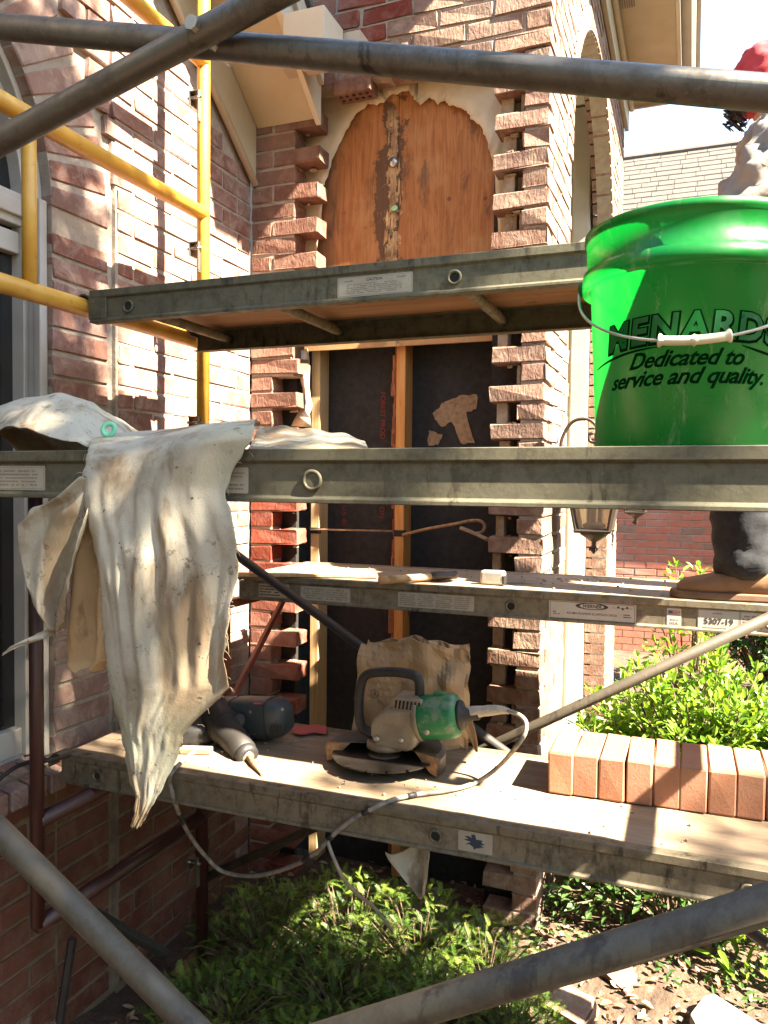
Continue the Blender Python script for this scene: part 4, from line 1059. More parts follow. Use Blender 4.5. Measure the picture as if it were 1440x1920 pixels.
top = [(186, 838, 484, 796, 1.46), (200, 822, 482, 788, 1.36), (190, 816, 480, 786, 1.24), (178, 826, 479, 790, 1.12), (166, 842, 476, 800, 1.050), (163, 862, 468, 822, 1.034), (164, 890, 440, 866, 1.028), (165, 925, 418, 915, 1.028), (172, 965, 430, 962, 1.026),
       (180, 1010, 446, 1020, 1.024), (186, 1060, 447, 1072, 1.022), (192, 1110, 436, 1126, 1.022), (198, 1170, 428, 1188, 1.022), (203, 1230, 426, 1232, 1.022), (210, 1285, 434, 1290, 1.022), (216, 1330, 400, 1318, 1.022), (226, 1372, 346, 1372, 1.022), (236, 1410, 336, 1405, 1.022),
       (240, 1450, 318, 1448, 1.022), (256, 1490, 300, 1488, 1.022), (254, 1525, 280, 1522, 1.022), (246, 1548, 262, 1552, 1.022)]
def fold_main(s, t):
    a = max(0, min(1, (t-.20)/.25)); w = max(0.06, min(1.0, (.80-t)/.30))
    f = a*w*(.030*fbm(s*2.0+.4*t, t*1.7, 4.4, 1)+.013*fbm(s*4.6+t, t*3.8, 8.1, 2)+.010*(1-min(1, abs(fbm(s*3.1+2, t*1.3, 2.2, 1))*4))+.006*(1-min(1, abs(fbm(s*4+7, t*5+s*3, 5.2, 1))*5)))
    f += a*w*.010*min(1, abs(fbm(s*5+3, t*1.6, 6.6))*2.2)
    return f + (.012*math.sin(s*9+1)+.008*math.sin(s*5+t*20))*(1-a)*.8 + .03*math.sin(math.pi*min(1, max(0, t)))*s*(1-s)*2
def lift(rows):  # raise the part lying on the plank into soft humps
    return rows
ms = cloth_sheet(top, 44, fold_main, 2, .0035)
ms.build('main_sheet', M['cloth'], cl, True, solid=.0012, sub=1)
fr_ = MB(); rg = random.Random(77); NR_ = len(ms.v)//45
for i in range(16, NR_-16):
    for jj in (0, 44):
        p = Vector(ms.v[i*45+jj]); sg = -1 if jj == 0 else 1
        for q in range(1 if rg.random() < .7 else 0):
            L_ = rg.uniform(.003, .016); d = Vector((sg*rg.uniform(.2, 1), rg.uniform(-.5, .5), rg.uniform(-1, .3))).normalized()
            b_ = p+Vector((0, 0, rg.uniform(-.01, .01))); fr_.path([b_, b_+d*L_*.6, b_+d*L_+Vector((0, 0, -L_*.3))], [.00045, .0004, .0002], 3, caps=False)
stuff(fr_.build('frayed_edge', M['cloth'], cl, fixn=False))
flap = [(166, 892, 178, 905, 1.020), (122, 930, 170, 940, 1.008), (78, 952, 166, 972, 1.000), (50, 985, 160, 1010, .998), (47, 1022, 152, 1050, 1.000), (52, 1066, 146, 1086, 1.002), (58, 1106, 136, 1122, 1.004), (72, 1142, 128, 1150, 1.006), (94, 1168, 122, 1168, 1.008), (108, 1180, 116, 1182, 1.010)]
cloth_sheet(flap, 20, lambda s, t: .016*math.sin(s*6+t*2)+.010*math.sin(s*12+t*6), 5, .003).build('side_flap', M['cloth'], cl, True, solid=.0012, sub=1)
tail = [(104, 1172, 122, 1180, 1.010), (84, 1182, 94, 1194, 1.004), (56, 1194, 62, 1204, .998), (28, 1208, 32, 1214, .994), (4, 1226, 6, 1229, .99)]
cloth_sheet(tail, 4, lambda s, t: .004*math.sin(s*6+t*9), 6, .001).build('torn_strip', M['cloth'], cl, True, solid=.0014, sub=1)
brn = NT('brown_canvas'); 
M['cloth_brown'] = simple('water_stained_canvas', (.44, .30, .155), (.30, .185, .085), .85, 0, 9, .3, .008, 'World', (1, 1, .5), spots=((.13, .08, .035), 17, .60, .7))
fold2 = [(160, 905, 182, 912, 1.040), (154, 960, 196, 960, 1.042), (148, 1020, 204, 1020, 1.044), (142, 1080, 208, 1080, 1.044), (138, 1140, 210, 1140, 1.044), (135, 1200, 214, 1200, 1.044), (134, 1245, 206, 1236, 1.044), (150, 1258, 190, 1254, 1.044)]
cloth_sheet(fold2, 12, lambda s, t: .015*math.sin(s*9+t), 7, .003).build('inner_fold', M['cloth_brown'], cl, True, solid=.0016, sub=1)

# bundle of cloth lying on the left of the near plank
cb2 = thing('canvas_bundle', 'crumpled dirty canvas bundle lying on the left of the near plank', 'cloth', (0, 0, 0))
def bundle(px0, px1, prof, Ya, Yb, seed, nx=46, ny=18, amp=.012):
    rows = []
    for j in range(ny+1):
        v = j/ny; Y = lerp(Ya, Yb, v); row = []
        for i in range(nx+1):
            s = i/nx; px = lerp(px0, px1, s)
            # silhouette height at this column
            h = 0
            for (a, ya), (b, yb) in zip(prof[:-1], prof[1:]):
                if a <= px <= b: h = lerp(ya, yb, (px-a)/(b-a))
            p = onY(px, h, 1.22); H = max(.003, p.z-BZ)
            x = p.x*(Y/1.22)**.25
            z = BZ+.003+H*math.sin(math.pi*min(1, .06+v*.94))**.7*(1 if v < .9 else .8)
            z += amp*fbm(x*22+seed, Y*22, seed)*min(1, H/.03); row.append((x, Y+.012*fbm(x*15, v*6, seed+4), max(BZ+.002, z)))
        rows.append(row)
    return MB().grid(rows)
bundle(-70, 236, [(-71, 790), (0, 766), (60, 747), (120, 742), (170, 764), (205, 796), (237, 842)], 1.085, 1.42, 3.3).build('canvas', M['cloth'], cb2, True, solid=.0016, sub=1)
cw = onY(205, 806, 1.13); wsh = MB()
wsh.lathe([(.0065, 0), (.0145, 0), (.0155, .002), (.0145, .004), (.0065, .004), (.0065, 0)], cw, 20, Matrix.Rotation(R_(75), 3, 'X') @ Matrix.Rotation(R_(15), 3, 'Y'), caps=False)
tag(wsh.build('cap_washer', NT('mint_plastic').set((.16, .50, .30), .45), None, True), 'mint green plastic cap washer on the canvas bundle', 'washer')
cb3 = thing('canvas_sheet', 'white cloth sheet lying flat on the near plank behind the hanging canvas', 'cloth', (0, 0, 0))
def flat_sheet():
    rows = []; prof = [(470, 798), (520, 800), (560, 803), (600, 808), (640, 816), (680, 828), (712, 838)]
    for j in range(15):
        v = j/14; row = []
        for i in range(37):
            px = lerp(472, 714-40*v, i/36); h = 800
            for (a, ya), (b, yb) in zip(prof[:-1], prof[1:]):
                if a <= px <= b: h = lerp(ya, yb, (px-a)/(b-a))
            p = onY(px, h, 1.50); H = max(0, p.z-BZ)
            Y = lerp(1.20, 1.53, v)
            row.append((p.x*lerp(.82, 1, v), Y, BZ+.003+H*v**1.6+.003*math.sin(i*.6+v*3)*v))
        rows.append(row)
    return MB().grid(rows)
flat_sheet().build('canvas', M['cloth'], cb3, True, solid=.0014, sub=1)
# shred of canvas below the lower plank
sh_ = MB(); rows = []
for (a, b, yy) in ((722, 812, 1590), (728, 810, 1605), (748, 808, 1625), (765, 806, 1645), (782, 800, 1664), (791, 797, 1682)):
    rows.append([onY(lerp(a, b, s), yy+(6*math.sin(s*6)), 1.70)+Vector((0, -.02*math.sin(s*7+yy*.02), 0)) for s in [k/10 for k in range(11)]])
tag(sh_.grid(rows).build('canvas_scrap', M['cloth'], None, True, solid=.0014, sub=1), 'small torn scrap of canvas hanging under the lower plank', 'cloth')

# ================================================================== grinder
GY = 1.885
gr = thing('angle_grinder', 'dusty angle grinder with green motor and big blade on the lower plank', 'grinder', (0, 0, 0))
def G(px, py, dy=0): return onY(px, py, GY+dy)
tool_grey = simple('dusty_cast_metal', (.28, .235, .175), (.18, .14, .10), .6, .25, 22, .3, .003, 'World', spots=((.17, .12, .08), 34, .60, .7))
tool_green = simple('green_tool_plastic', (.012, .17, .062), (.009, .13, .046), .42, 0, 14, .1, .002, 'World', spots=((.17, .20, .15), 22, .54, .7))
GBC = Vector((-.722, 1.885, LZ+.030))
bm_ = MB(); n = 192; br_ = .136
vs = [GBC+Vector((0, 0, .0015))]; 
for k in range(n):
    r_ = br_ if k % 12 else br_-.012; a = 2*math.pi*k/n; vs.append(GBC+Vector((r_*math.cos(a), r_*math.sin(a), .0015)))
bm_.add(vs, [(0, 1+k, 1+(k+1) % n) for k in range(n)])
bm_.build('blade', simple('blade_steel', (.06, .052, .045), (.04, .032, .026), .45, .7, 30, .1, .001, 'World'), gr, solid=.003)
MB().lathe([(.001, .012), (.022, .012), (.03, .004), (.045, .003), (.045, 0)], GBC, 24, caps=False).build('flange', M['steel'], gr, True)
gd = MB(); rows = [[], [], [], []]
for k in range(33):
    a = R_(-12+k*204/32); c, s = math.cos(a), math.sin(a)
    for j, (r_, z) in enumerate(((.045, .028), (.146, .024), (.156, .014), (.156, -.024))): rows[j].append(GBC+Vector((r_*c, r_*s, z)))
gd.grid(rows).build('guard', simple('guard_steel', (.11, .10, .09), (.07, .055, .045), .5, .35, 18, .25, .002, 'World', spots=((.30, .16, .08), 12, .55, .6)), gr, solid=.003, ang=40)
for a in (-12, 192):
    c, s = math.cos(R_(a)), math.sin(R_(a))
    MB().prism([GBC+Vector((.09*c, .09*s, .026)), GBC+Vector((.155*c, .155*s, .022)), GBC+Vector((.155*c, .155*s, -.026)), GBC+Vector((.135*c, .135*s, -.02))], (.002*s, -.002*c, 0)).build('guard_end', M['rust'], gr)
# gear head
hx0, hx1 = G(706, 1350).x, G(792, 1350).x; hz0, hz1 = G(740, 1396).z, G(740, 1322).z
hm = MB(); pr = [(hx0+.018, hz0), (hx1-.02, hz0), (hx1, hz0+.02), (hx1, hz1), (hx1-.03, hz1+.006), (hx0+.03, hz1-.004), (hx0, hz1-.04), (hx0, hz0+.03)]
hm.prism([(a, GY-.046, b) for a, b in pr], (0, .10, 0)); hm.build('gear_head', tool_grey, gr, bevel=.010, seg=3)
MB().lathe([(.052, 0), (.052, .012), (.045, .018)], (GBC.x+.005, GBC.y, LZ+.052), 28).build('collar', tool_grey, gr, True)
bx_ = MB(); bx_.box((G(745, 1320).x, GY-.04, hz1-.002), (G(800, 1320).x, GY+.04, G(770, 1303).z)); bx_.build('vent_housing', tool_grey, gr, bevel=.006, seg=2)
vt = MB()
for k in range(7):
    x = lerp(G(750, 1312).x, G(792, 1312).x, k/6); z0 = G(770, 1322).z; z1 = G(770, 1307).z
    vt.prism([(x, GY-.0405, z0), (x+.005, GY-.0405, z0), (x+.008, GY-.0405, z1), (x+.003, GY-.0405, z1)], (0, -.001, 0))
vt.build('vent_slots', M['hole'], gr)
for (bx, bz) in ((707, 1385), (752, 1388), (796, 1352), (800, 1372)):
    MB().lathe([(.008, 0), (.008, .004), (.004, .006)], G(bx, bz, -.048), 10, Matrix.Rotation(R_(90), 3, 'X')).build('bolt', M['steel'], gr)
mA, mB_ = G(786, 1345), G(862, 1341); ax = (mB_-mA).normalized(); ln = (mB_-mA).length
Mr = ax.to_track_quat('Z', 'Y').to_matrix()
MB().lathe([(.050, 0), (.0555, .003), (.0565, .02), (.0555, ln*.85), (.051, ln*.95), (.042, ln)], mA, 32, Mr).build('motor_housing', tool_green, gr, True)
MB().lathe([(.051, -.004), (.059, .001), (.059, .010), (.0575, .012)], mA, 32, Mr, caps=False).build('seam_ring', tool_grey, gr, True)
MB().box((G(815, 1300).x, GY-.014, G(815, 1303).z), (G(838, 1300).x, GY+.014, G(815, 1296).z)).build('motor_lug', tool_green, gr, bevel=.003)
MB().lathe([(.038, 0), (.036, .008), (.020, .010), (.019, .03), (.015, .032), (.014, .05)], mB_, 20, Mr).build('end_cap', M['blackrub'], gr, True)
hp = spl([G(786, 1332), G(787, 1300), G(783, 1272), G(758, 1262), G(715, 1260), G(686, 1266), G(676, 1290), G(673, 1330), G(678, 1362), G(700, 1378)], 6)
MB().path(hp, .0125, 14).build('handle', M['blackrub'], gr, True)
dusty = simple('mortar_dusted_cable', (.28, .25, .21), (.11, .10, .09), .8, 0, 40, .4, .002, 'World')
cd = thing('power_cord', 'dusty grey power cord looping from the grinder over the plank edge', 'cord', (0, 0, 0))
def D(px, py, z=LZ+.007): return onZ(px, py, z)
cpts = [G(874, 1338, .0), G(900, 1334, .0), G(935, 1331, .0), G(966, 1337, -.005), G(985, 1352, -.01), G(984, 1376, -.02), G(965, 1404, -.03), D(932, 1440), D(890, 1468), D(840, 1482), D(780, 1490), D(735, 1500), onY(704, 1514, 1.636), onY(668, 1532, 1.628), onY(640, 1552, 1.626), onY(616, 1574, 1.63), onY(590, 1600, 1.65), onY(545, 1625, 1.72), onY(480, 1642, 1.80), onY(420, 1635, 1.86), onY(385, 1605, 1.82), onY(352, 1560, 1.75), onY(330, 1510, 1.655), onY(322, 1482, 1.63), onY(318, 1468, 1.634), D(322, 1448), D(345, 1425), D(370, 1405)]
cs = spl(cpts, 6)
MB().path(cs, [.0055]*len(cs), 10).build('cable', dusty, cd, True)
MB().path(spl([G(873, 1338), G(900, 1334), G(936, 1331), G(955, 1334)], 5), [.016, .016, .0155, .0155, .015, .014, .013, .0135, .013, .012, .011, .010, .009, .008, .0075, .007], 14).build('strain_sleeve', simple('dust_caked_sleeve', (.50, .46, .40), (.36, .32, .27), .95, 0, 60, .8, .004, 'World'), cd, True)
for q in (60, 74, 88, 97, 128): MB().path(cs[q:q+3], .0066, 8).build('tape_wrap', M['blackrub'], cd, True)
c2_ = spl([onY(614, 1578, 1.60), onY(626, 1610, 1.61), onY(645, 1648, 1.64), onY(672, 1678, 1.72), onY(704, 1704, 1.85), onY(735, 1745, 2.0)], 6)
tag(MB().path(c2_, .0042, 8).build('hanging_cable', simple('grey_cable', (.30, .28, .26), (.16, .15, .14), .6, 0, 30, .2, .001, 'World'), None, True), 'thin grey cable dangling from the lower plank into the yew', 'cable')
c3_ = spl([onX(-20, 1480, -1.60), onX(10, 1452, -1.58), onX(45, 1432, -1.54), onX(100, 1424, -1.46), onY(150, 1412, 1.72), onY(230, 1402, 1.76), onY(280, 1400, 1.80)], 6)
tag(MB().path(c3_, .0055, 8).build('black_cable', M['blackrub'], None, True), 'black cable lying over the left end of the lower plank', 'cable')

# ================================================================== hammer drill
dr = thing('hammer_drill', 'dusty dark blue hammer drill with bit pointing at the camera', 'drill', (0, 0, 0))
dblue = simple('dusty_blue_plastic', (.026, .036, .042), (.017, .023, .027), .55, 0, 16, .2, .002, 'World', spots=((.05, .04, .032), 11, .56, .6))
DY = 1.95
def Dp(px, py, dy=0): return onY(px, py, DY+dy)
p0, p1 = Dp(395, 1344), Dp(543, 1346); axd = (p1-p0).normalized(); L = (p1-p0).length
rows = []; up_ = Vector((0, 0, 1)); sd = axd.cross(up_).normalized(); uu = sd.cross(axd)
for (t, h, w) in ((0, .034, .034), (.02, .050, .044), (.12, .056, .050), (.50, .057, .052), (.78, .056, .050), (.92, .050, .046), (.99, .034, .032), (1.0, .018, .018)):
    ring = []
    for k in range(25):
        a = 2*math.pi*k/24; c, s = math.cos(a), math.sin(a); e = .55
        ring.append(p0+axd*(L*t)+sd*(w*math.copysign(abs(c)**e, c))+uu*(h*math.copysign(abs(s)**e, s)))
    rows.append(ring)
md = MB(); md.grid(rows); md.add([p for p in rows[0][:-1]], [tuple(range(24))]); md.add([p for p in rows[-1][:-1]], [tuple(range(24))])
md.build('motor_housing', dblue, dr, True)
b0, b1, b2, b3 = Dp(392, 1326, -.01), onY(420, 1362, 1.88), onY(448, 1394, 1.83), onY(461, 1414, 1.795)
bar = [b0.lerp(b3, t) for t in (0, .1, .35, .55, .6, .78, .82, .97, 1.0)]
MB().path(bar, [.046, .052, .052, .044, .040, .037, .036, .034, .024], 20).build('gear_barrel', simple('dusty_dark_housing', (.013, .011, .009), (.008, .007, .006), .65, .0, 14, .25, .002, 'World', spots=((.07, .045, .03), 16, .60, .6)), dr, True)
dv = (b3-b0).normalized()
MB().path([b3-dv*.02, b3+dv*.012, b3+dv*.018], [.030, .031, .022], 18).build('chuck', M['blackrub'], dr, True)
MB().path([b3+dv*.012, b3+dv*.0195], [.019, .016], 16).build('chuck_nose', M['steel'], dr, True)
be = onZ(492, 1453, LZ+.004)
MB().path([b3+dv*.015, (b3+be)/2, be], [.0075, .0075, .002], 10).build('chisel_bit', M['rust'], dr, True)
MB().lathe([(.018, 0), (.021, .006), (.021, .016), (.012, .020)], onY(447, 1352, 1.885), 16, Matrix.Rotation(R_(70), 3, 'X') @ Matrix.Rotation(R_(30), 3, 'Y')).build('mode_knob', M['blackrub'], dr, True)
MB().cbox(onY(478, 1362, DY-.047), (.012, .003, .045), Matrix.Rotation(R_(4), 3, 'Y')).build('yellow_label', NT('drill_yellow').set((.16, .14, .045), .6), dr)
MB().cbox(onY(487, 1319, DY-.026)+Vector((0, 0, .003)), (.022, .03, .003), Matrix.Rotation(R_(-4), 3, 'Y')).build('red_badge', NT('drill_red').set((.36, .05, .05), .6), dr)
MB().path(spl([Dp(395, 1350), Dp(372, 1368), Dp(350, 1382), Dp(330, 1390)], 5), .019, 14).build('grip', M['blackrub'], dr, True)

sl_ = MB()
for k in range(6):
    q = Dp(508+k*4.5, 1368, -.0535); sl_.cbox(q, (.0025, .003, .026), Matrix.Rotation(R_(8), 3, 'Y'))
sl_.build('vent_slots', M['hole'], dr)
for t_ in (.18, .46):
    q0 = b0.lerp(b3, t_); MB().path([q0, q0+dv*.004], [.0535 if t_ < .3 else .048]*2, 22, caps=False).build('seam_ring', M['hole'], dr, True)
for (q, w) in ((.36, .0585), (.80, .0565)):
    ring = []
    for k in range(25):
        a = 2*math.pi*k/24; c, s = math.cos(a), math.sin(a); e = .55
        ring.append(p0+axd*(L*q)+sd*(w*.915*math.copysign(abs(c)**e, c))+uu*(w*math.copysign(abs(s)**e, s)))
    MB().path(ring[:-1], .0012, 5, closed=True).build('housing_seam', M['hole'], dr)
for (bx, by) in ((470, 1335), (468, 1378), (530, 1330)): MB().lathe([(.0045, 0), (.0045, .002)], onY(bx, by, DY-.052), 8, Matrix.Rotation(R_(90), 3, 'X')).build('screw', M['steel'], dr)

# soft dark pouch and off-cut beside the drill
def lump(name, c, size, mat, seed, amp=.25, sub=3, squash=True):
    bm = bmesh.new(); bmesh.ops.create_icosphere(bm, subdivisions=sub, radius=1.0)
    for v in bm.verts:
        d = 1+amp*fbm(v.co.x*1.7+seed, v.co.y*1.7, v.co.z*1.7)+amp*.4*fbm(v.co.x*5, v.co.y*5+seed, v.co.z*5)
        v.co = Vector((v.co.x*d*size[0], v.co.y*d*size[1], max(-.6, v.co.z*d)*size[2]))
    me = bpy.data.meshes.new(name); bm.to_mesh(me); bm.free(); me.materials.append(mat)
    for p in me.polygons: p.use_smooth = True
    o = link(name, me); o.location = c; return o
c = onZ(352, 1392, LZ); tag(lump('tool_pouch', c+Vector((0, .02, .028)), (.075, .06, .046), M['blackrub'], 3.1), 'crumpled black tool pouch half hidden behind the hanging canvas', 'pouch')
c = onZ(368, 1412, LZ); o = MB().cbox((0, 0, .008), (.085, .03, .016)).build('wood_offcut', M['deck'], None, bevel=.003); o.location = c; o.rotation_euler = (0, 0, .3); tag(o, 'small dusty wood offcut in front of the black pouch', 'offcut')
rr = []
for j in range(5):
    rr.append([onZ(548+i*11, 1362+j*4+2*math.sin(i*1.2), LZ+.004)+Vector((0, 0, .006*abs(math.sin(i*1.1+j)))) for i in range(7)])
tag(MB().grid(rr).build('red_rag', NT('red_rag').set((.34, .06, .05), .9), None, True, solid=.002, sub=1), 'small red rag strip on the back edge of the lower plank', 'rag')

# ================================================================== paper sack behind the grinder
PYY = 2.045
outl = [(676, 1225), (700, 1200), (720, 1196), (750, 1196), (790, 1200), (830, 1206), (850, 1212), (868, 1216), (876, 1240), (874, 1290), (878, 1330), (876, 1370), (872, 1400)]
rows = []; nc = 26; nr = 22
for j in range(nr+1):
    v = j/nr; row = []
    for i in range(nc+1):
        s = i/nc; px = lerp(lerp(682, 668, v), lerp(874, 880, v), s)
        ytop = 1198+18*abs(s-.3)+5*math.sin(s*9)+2*math.sin(s*23); py = lerp(ytop, 1402, v)
        Y = PYY+.035*(1-math.sin(math.pi*s))+.02*v
        dd = .045*abs(fbm(s*2.4+.3, v*2.2, 7.7, 1))+.035*abs(fbm(s*4.5+v*2, v*3.5, 3.1, 1))+.006*abs(fbm(s*8+3, v*7, 1.2, 1))
        row.append(onY(px, py, Y)+Vector((0, -dd, 0)))
    rows.append(row)
ps = thing('paper_sack', 'crumpled brown paper sack standing behind the grinder', 'sack', (0, 0, 0))
MB().grid(rows).build('front_sheet', M['paper'], ps, False, solid=.0015)
rows2 = [[p+Vector((0, .05+.02*fbm(i*.3, j*.3, 9), 0)) for i, p in enumerate(r_)] for j, r_ in enumerate(rows)]
MB().grid(rows2).build('back_sheet', M['paper'], ps, False, solid=.0015)
sr_ = []
for (a, b, yy) in ((866, 884, 1348), (872, 890, 1366), (882, 894, 1386), (892, 897, 1410)): sr_.append([onY(lerp(a, b, t), yy, 1.985+.01*math.sin(t*4)) for t in (0, .5, 1)])
MB().grid(sr_).build('torn_strip', M['paper'], ps, solid=.0015)
rp = MB(); cR = onY(706, 1299, 1.985); 
rp.path([cR+Vector((.011*math.cos(2*math.pi*k/20), -.012, .011*math.sin(2*math.pi*k/20))) for k in range(20)], .0011, 5, closed=True)
vs, fs = text_geo('R', .016, offset=.0003); rp.add([cR+Vector((v.x, -.012, v.y)) for v in vs], fs); rp.build('printed_mark', M['print'], ps)

# ================================================================== stack of new bricks
for k in range(9):
    me = brick_mesh(.0568, .194, .096, k % 4, .0012, .004) if False else brick_mesh(.0568, .194, .0985, k % 4, .0012, .0035)
    if not me.materials: me.materials.append(M['brick_new'])
    o = bpy.data.objects.new('new_brick', me); COL.objects.link(o)
    o.location = (-.302+.029+k*.0588, 1.866+.097+k*.0028+RND.uniform(-.003, .003), LZ+.0495+.001); o.rotation_euler = (0, RND.uniform(-.006, .006), RND.uniform(-.02, .02))
    pos = ['leftmost of the row of new bricks on the lower plank', 'second new brick from the left in the row on the lower plank', 'third new brick from the left in the row on the lower plank', 'fourth new brick from the left in the row on the lower plank', 'fifth new brick from the left in the row on the lower plank', 'sixth new brick from the left in the row on the lower plank', 'seventh new brick from the left in the row on the lower plank', 'eighth new brick from the left in the row on the lower plank', 'ninth new brick in the row, at the right edge of the photo'][k]
    tag(o, pos, 'brick', 'new bricks on the lower plank')

# ================================================================== things on the plank by the wall
ham = thing('hammer', 'brick hammer with pale wooden handle lying on the wall plank', 'hammer', (0, 0, 0))
h0, h1 = onZ(712, 1088, MZ+.014), onZ(812, 1081, MZ+.016); hv = (h1-h0).normalized()
MB().path([h0, h0.lerp(h1, .3), h0.lerp(h1, .8), h1], [.013, .012, .0105, .0095], 14).build('handle', M['stud'], ham, True)
MB().path([h1-hv*.008, h1+hv*.02, h1+hv*.055, h1+hv*.085], [.014, .016, .012, .013], 10).build('head', M['iron'], ham, True)
wl_ = MB(); a = onZ(440, 1080, MZ+.002); b = onZ(708, 1083, MZ+.002); d = (b-a).normalized(); nrm = Vector((-d.y, d.x, 0))
wl_.prism([a-nrm*.014, b-nrm*.012, b+nrm*.012, a+nrm*.016], (0, 0, .011)); tag(wl_.build('wooden_lath', M['stud'], None, bevel=.002), 'thin pale wooden lath lying along the wall plank', 'lath')
bl_ = thing('tape_measure', 'small worn chrome tape measure on the wall plank', 'tape measure', onZ(925, 1096, MZ))
MB().box((-.038, -.017, .0), (.036, .02, .043)).build('case', simple('worn_chrome', (.55, .52, .46), (.22, .19, .16), .35, .6, 14, .2, .002, 'World'), bl_, bevel=.008, seg=3)
MB().box((.03, -.0185, .004), (.0385, .012, .030)).build('mouth', M['blackrub'], bl_, bevel=.002)
crumbs = MB(); r = random.Random(8)
for k in range(260):
    if k < 150: x = r.uniform(-1.3, .5); y = r.uniform(MY+.03, MY+.46); z = MZ
    else: x = r.uniform(-1.3, .5); y = r.uniform(LY+.03, LY+.46); z = LZ
    s = r.uniform(.0015, .005); crumbs.cbox((x, y, z+s*.4), (s, s*1.4, s), Euler((0, 0, r.uniform(0, 3))).to_matrix())
cro = stuff(crumbs.build('mortar_crumbs', M['mortar'], None)); tag(cro, 'mortar crumbs scattered on the planks', 'crumbs')

# wall ties and reinforcing rods in the opening
tag(MB().path([onY(583, 994, 2.935), onY(612, 993, 2.93), onY(736, 996, 2.93)], .0042, 8).build('steel_rod', M['rust'], None, True), 'straight rusty rod between the two studs', 'rod')
rb = [onY(755, 1003, 2.93), onY(800, 992, 2.90), onY(850, 983, 2.88), onY(885, 976, 2.87), onY(903, 978, 2.87), onY(909, 988, 2.87), onY(903, 998, 2.87), onY(888, 1000, 2.86)]
tag(MB().path(spl(rb, 6), .0062, 8).build('steel_rod', M['rust'], None, True), 'rusty rod with a looped hook beside the right teeth', 'rod')
tag(MB().path(spl([onY(864, 990, 2.86), onY(885, 998, 2.84), onY(915, 1012, 2.82)], 5), .0075, 8).build('ribbed_rod', M['mortar_old'], None, True), 'short mortar coated rod end under the looped hook', 'rod')
# saw cuts in the studs where the rod passes
for x in (sx1, sx2): MB().box((x-.002, 2.937, onY(600, 998, 2.94).z-.006), (x+.0385, 2.96, onY(600, 992, 2.94).z+.006)).build('notch', M['hole'], st1 if x == sx1 else st2)
# print on the fibreboard, reading downwards
def down_text(s, size, px, py, col):
    vs, fs = text_geo(s, size, align='LEFT', offset=.0004); p = onY(px, py, 3.028); mb = MB()
    mb.add([(p.x+v.y, 3.0275, p.z-v.x) for v in vs], fs); return mb.build('lettering', col, bk, fixn=False)
down_text('FOREST PROD', .030, 718, 735, M['print_red']); down_text('ON', .030, 716, 950, M['print_red']); down_text('U.S. 40', .028, 645, 948, M['print_red'])
# flat steel under the lower frame rung
fs_ = MB(); a = onX(138, 1690, -1.50); b = onX(312, 1790, -1.42)
fs_.path([a, b], .016, 4); tag(fs_.build('steel_bar', M['tube_dark'], None, bevel=.002), 'dark steel bar slanting from the maroon rung into the yew', 'bar')
tag(MB().path([onX(136, 1760, -1.52), onX(112, 1915, -1.56)], .012, 6).build('steel_bar', M['tube_dark'], None), 'dark steel bar leaning upright against the lower left brickwork', 'bar')

